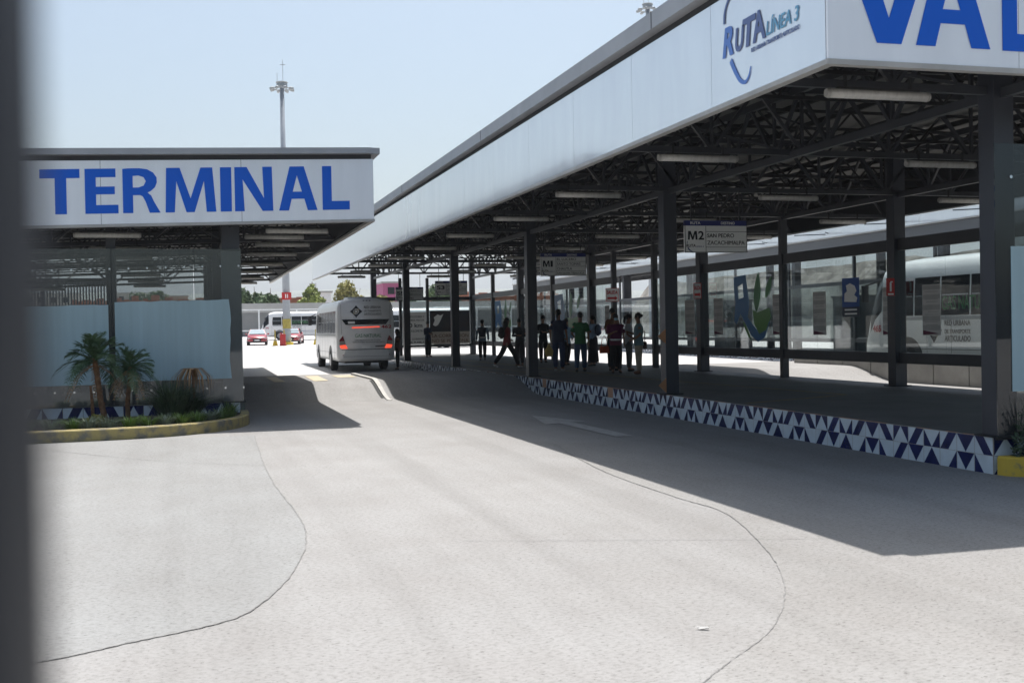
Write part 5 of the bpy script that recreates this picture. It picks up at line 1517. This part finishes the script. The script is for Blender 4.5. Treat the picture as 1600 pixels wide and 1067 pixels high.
# slatted grey screen behind the left canopy
T = thing('slatted_screen', 'dark grey slatted screen seen through the left glass wall', 'fence', (-8, 58, 0))
m_ = MB()
for k in range(70): m_.box(-12.6+.13*k, -12.53+.13*k, 56.0, 56.06, 2.2, 4.3)
m_.each('slat', mat('screen_grey', (.10,.105,.11), .7), T, world=True)
m_ = MB(); m_.box(-12.8,-3.3,56.07,56.2,4.1,4.4); m_.box(-12.8,-3.3,56.07,56.2,2.1,2.3)
for x in (-12.7,-9.5,-6.4,-3.4): m_.box(x-.1,x+.1,56.21,56.35,0,4.4)
m_.each('frame', STEEL, T, world=True)

# ------------------------------------------------------------------ far canopy: glass and barrier of its platform
gwall('glass_wall', 'glass front of the far platform beyond the parked bus', [(24.9,25.0,14+5*k-.05,14+5*k+.05,.43,4.9) for k in range(15)],
      [(24.92,24.98,14+5*k+.055,18.945+5*k,3.2,3.35) for k in range(14)]+[(24.92,24.98,14+5*k+.055,18.945+5*k,.95,1.1) for k in range(14)],
      [(24.94,24.96,14+5*k+.06,18.94+5*k,1.105,3.195) for k in range(14)], GLASS, (25, 45, .43))
BAR = mat('barrier_concrete', (.30,.29,.27), .85, var=.2, vscale=1.2)
T = thing('low_wall', 'low concrete panel wall behind the glass in front of the parked bus', 'wall', (19.7, 25, 0))
for k in range(13):
    m_ = MB(); y = 15+1.5*k+.02; m_.box(19.7,19.82,y,y+1.46,-.02,.74); m_.build('panel', BAR, T, world=True)

# ------------------------------------------------------------------ gate post close to the camera (left edge)
ax = Vector((math.sin(YAW)*math.cos(0), math.cos(YAW), 0)); side = Vector((math.cos(YAW), -math.sin(YAW), 0))
T = thing('gate_post', 'dark blurred metal post close to the lens along the left edge', 'post', tuple(((ax*.15-side*.0735)).xy[:])+(0,), -YAW)
m_ = MB(); m_.box(-.030,.0102,-.008,.008,0,2.7); m_.build('post', mat('post_paint', (.028,.029,.034), .5), T, bevel=.003)
m_ = MB(); m_.box(-.05,.035,-.03,.03,0,.02); m_.build('base_plate', STEELD, T)

# ------------------------------------------------------------------ haze: faint even air that pales the far hills
hm = bpy.data.materials.new('air'); hm.use_nodes = True
hn = hm.node_tree; hn.nodes.clear()
ho = hn.nodes.new('ShaderNodeOutputMaterial'); hv = hn.nodes.new('ShaderNodeVolumePrincipled')
hv.inputs['Color'].default_value = (.86, .92, 1.0, 1); hv.inputs['Density'].default_value = 0.00028; hv.inputs['Anisotropy'].default_value = .3
hn.links.new(hv.outputs[0], ho.inputs['Volume'])
m_ = MB(); m_.box(-3100, 3100, -100, 4100, -1.5, 190)
struct(m_.build('haze', hm), 'stuff')

# litter on the pavement
def scrap(x, y, label, m, seed, sz=.05):
    q = random.Random(seed); m_ = MB()
    pts = [(q.uniform(-1,1)*sz, q.uniform(-.6,.6)*sz, .008+q.random()*sz*.35) for k in range(9)]
    m_.add(pts, [(0,1,2),(1,2,3),(2,3,4),(3,4,5),(4,5,6),(5,6,7),(6,7,8),(0,4,8)])
    o = m_.build('paper_scrap', m); o.location = (x, y, gz(x,y)); tag(o, label, 'litter')
scrap(2.86, 6.10, 'small crumpled white scrap lying on the open pavement left of the curved joint', PAPER, 1, .045)
scrap(4.95, 4.6, 'tiny dark scrap near the right foreground', INK, 2, .02)

KIO = mat('kiosk_panel', (.10,.11,.12), .5, var=.2)  # guessed blocks, added to darken the view through the glass
for x, y, w, h, lb in ((26.2, 41.0, 1.6, 2.3, 'guessed dark kiosk on the far platform behind the leaf decal'), (26.4, 35.2, 1.1, 2.0, 'guessed grey cabinet on the far platform left of the blue poster'), (26.3, 52.0, 2.2, 2.4, 'guessed dark kiosk farther along the far platform')):
    T = thing('kiosk', lb, 'kiosk', (x, y, .43))
    m_ = MB(); m_.box(-.5,.5,-w/2,w/2,0,h); m_.build('body', KIO, T, bevel=.02)
    m_ = MB(); m_.box(-.56,.56,-w/2-.06,w/2+.06,h+.002,h+.10); m_.build('roof', STEEL, T)
    m_ = MB(); m_.box(-.515,-.503,-w*.35,w*.35,1.05,h-.35); m_.build('window', BG, T)
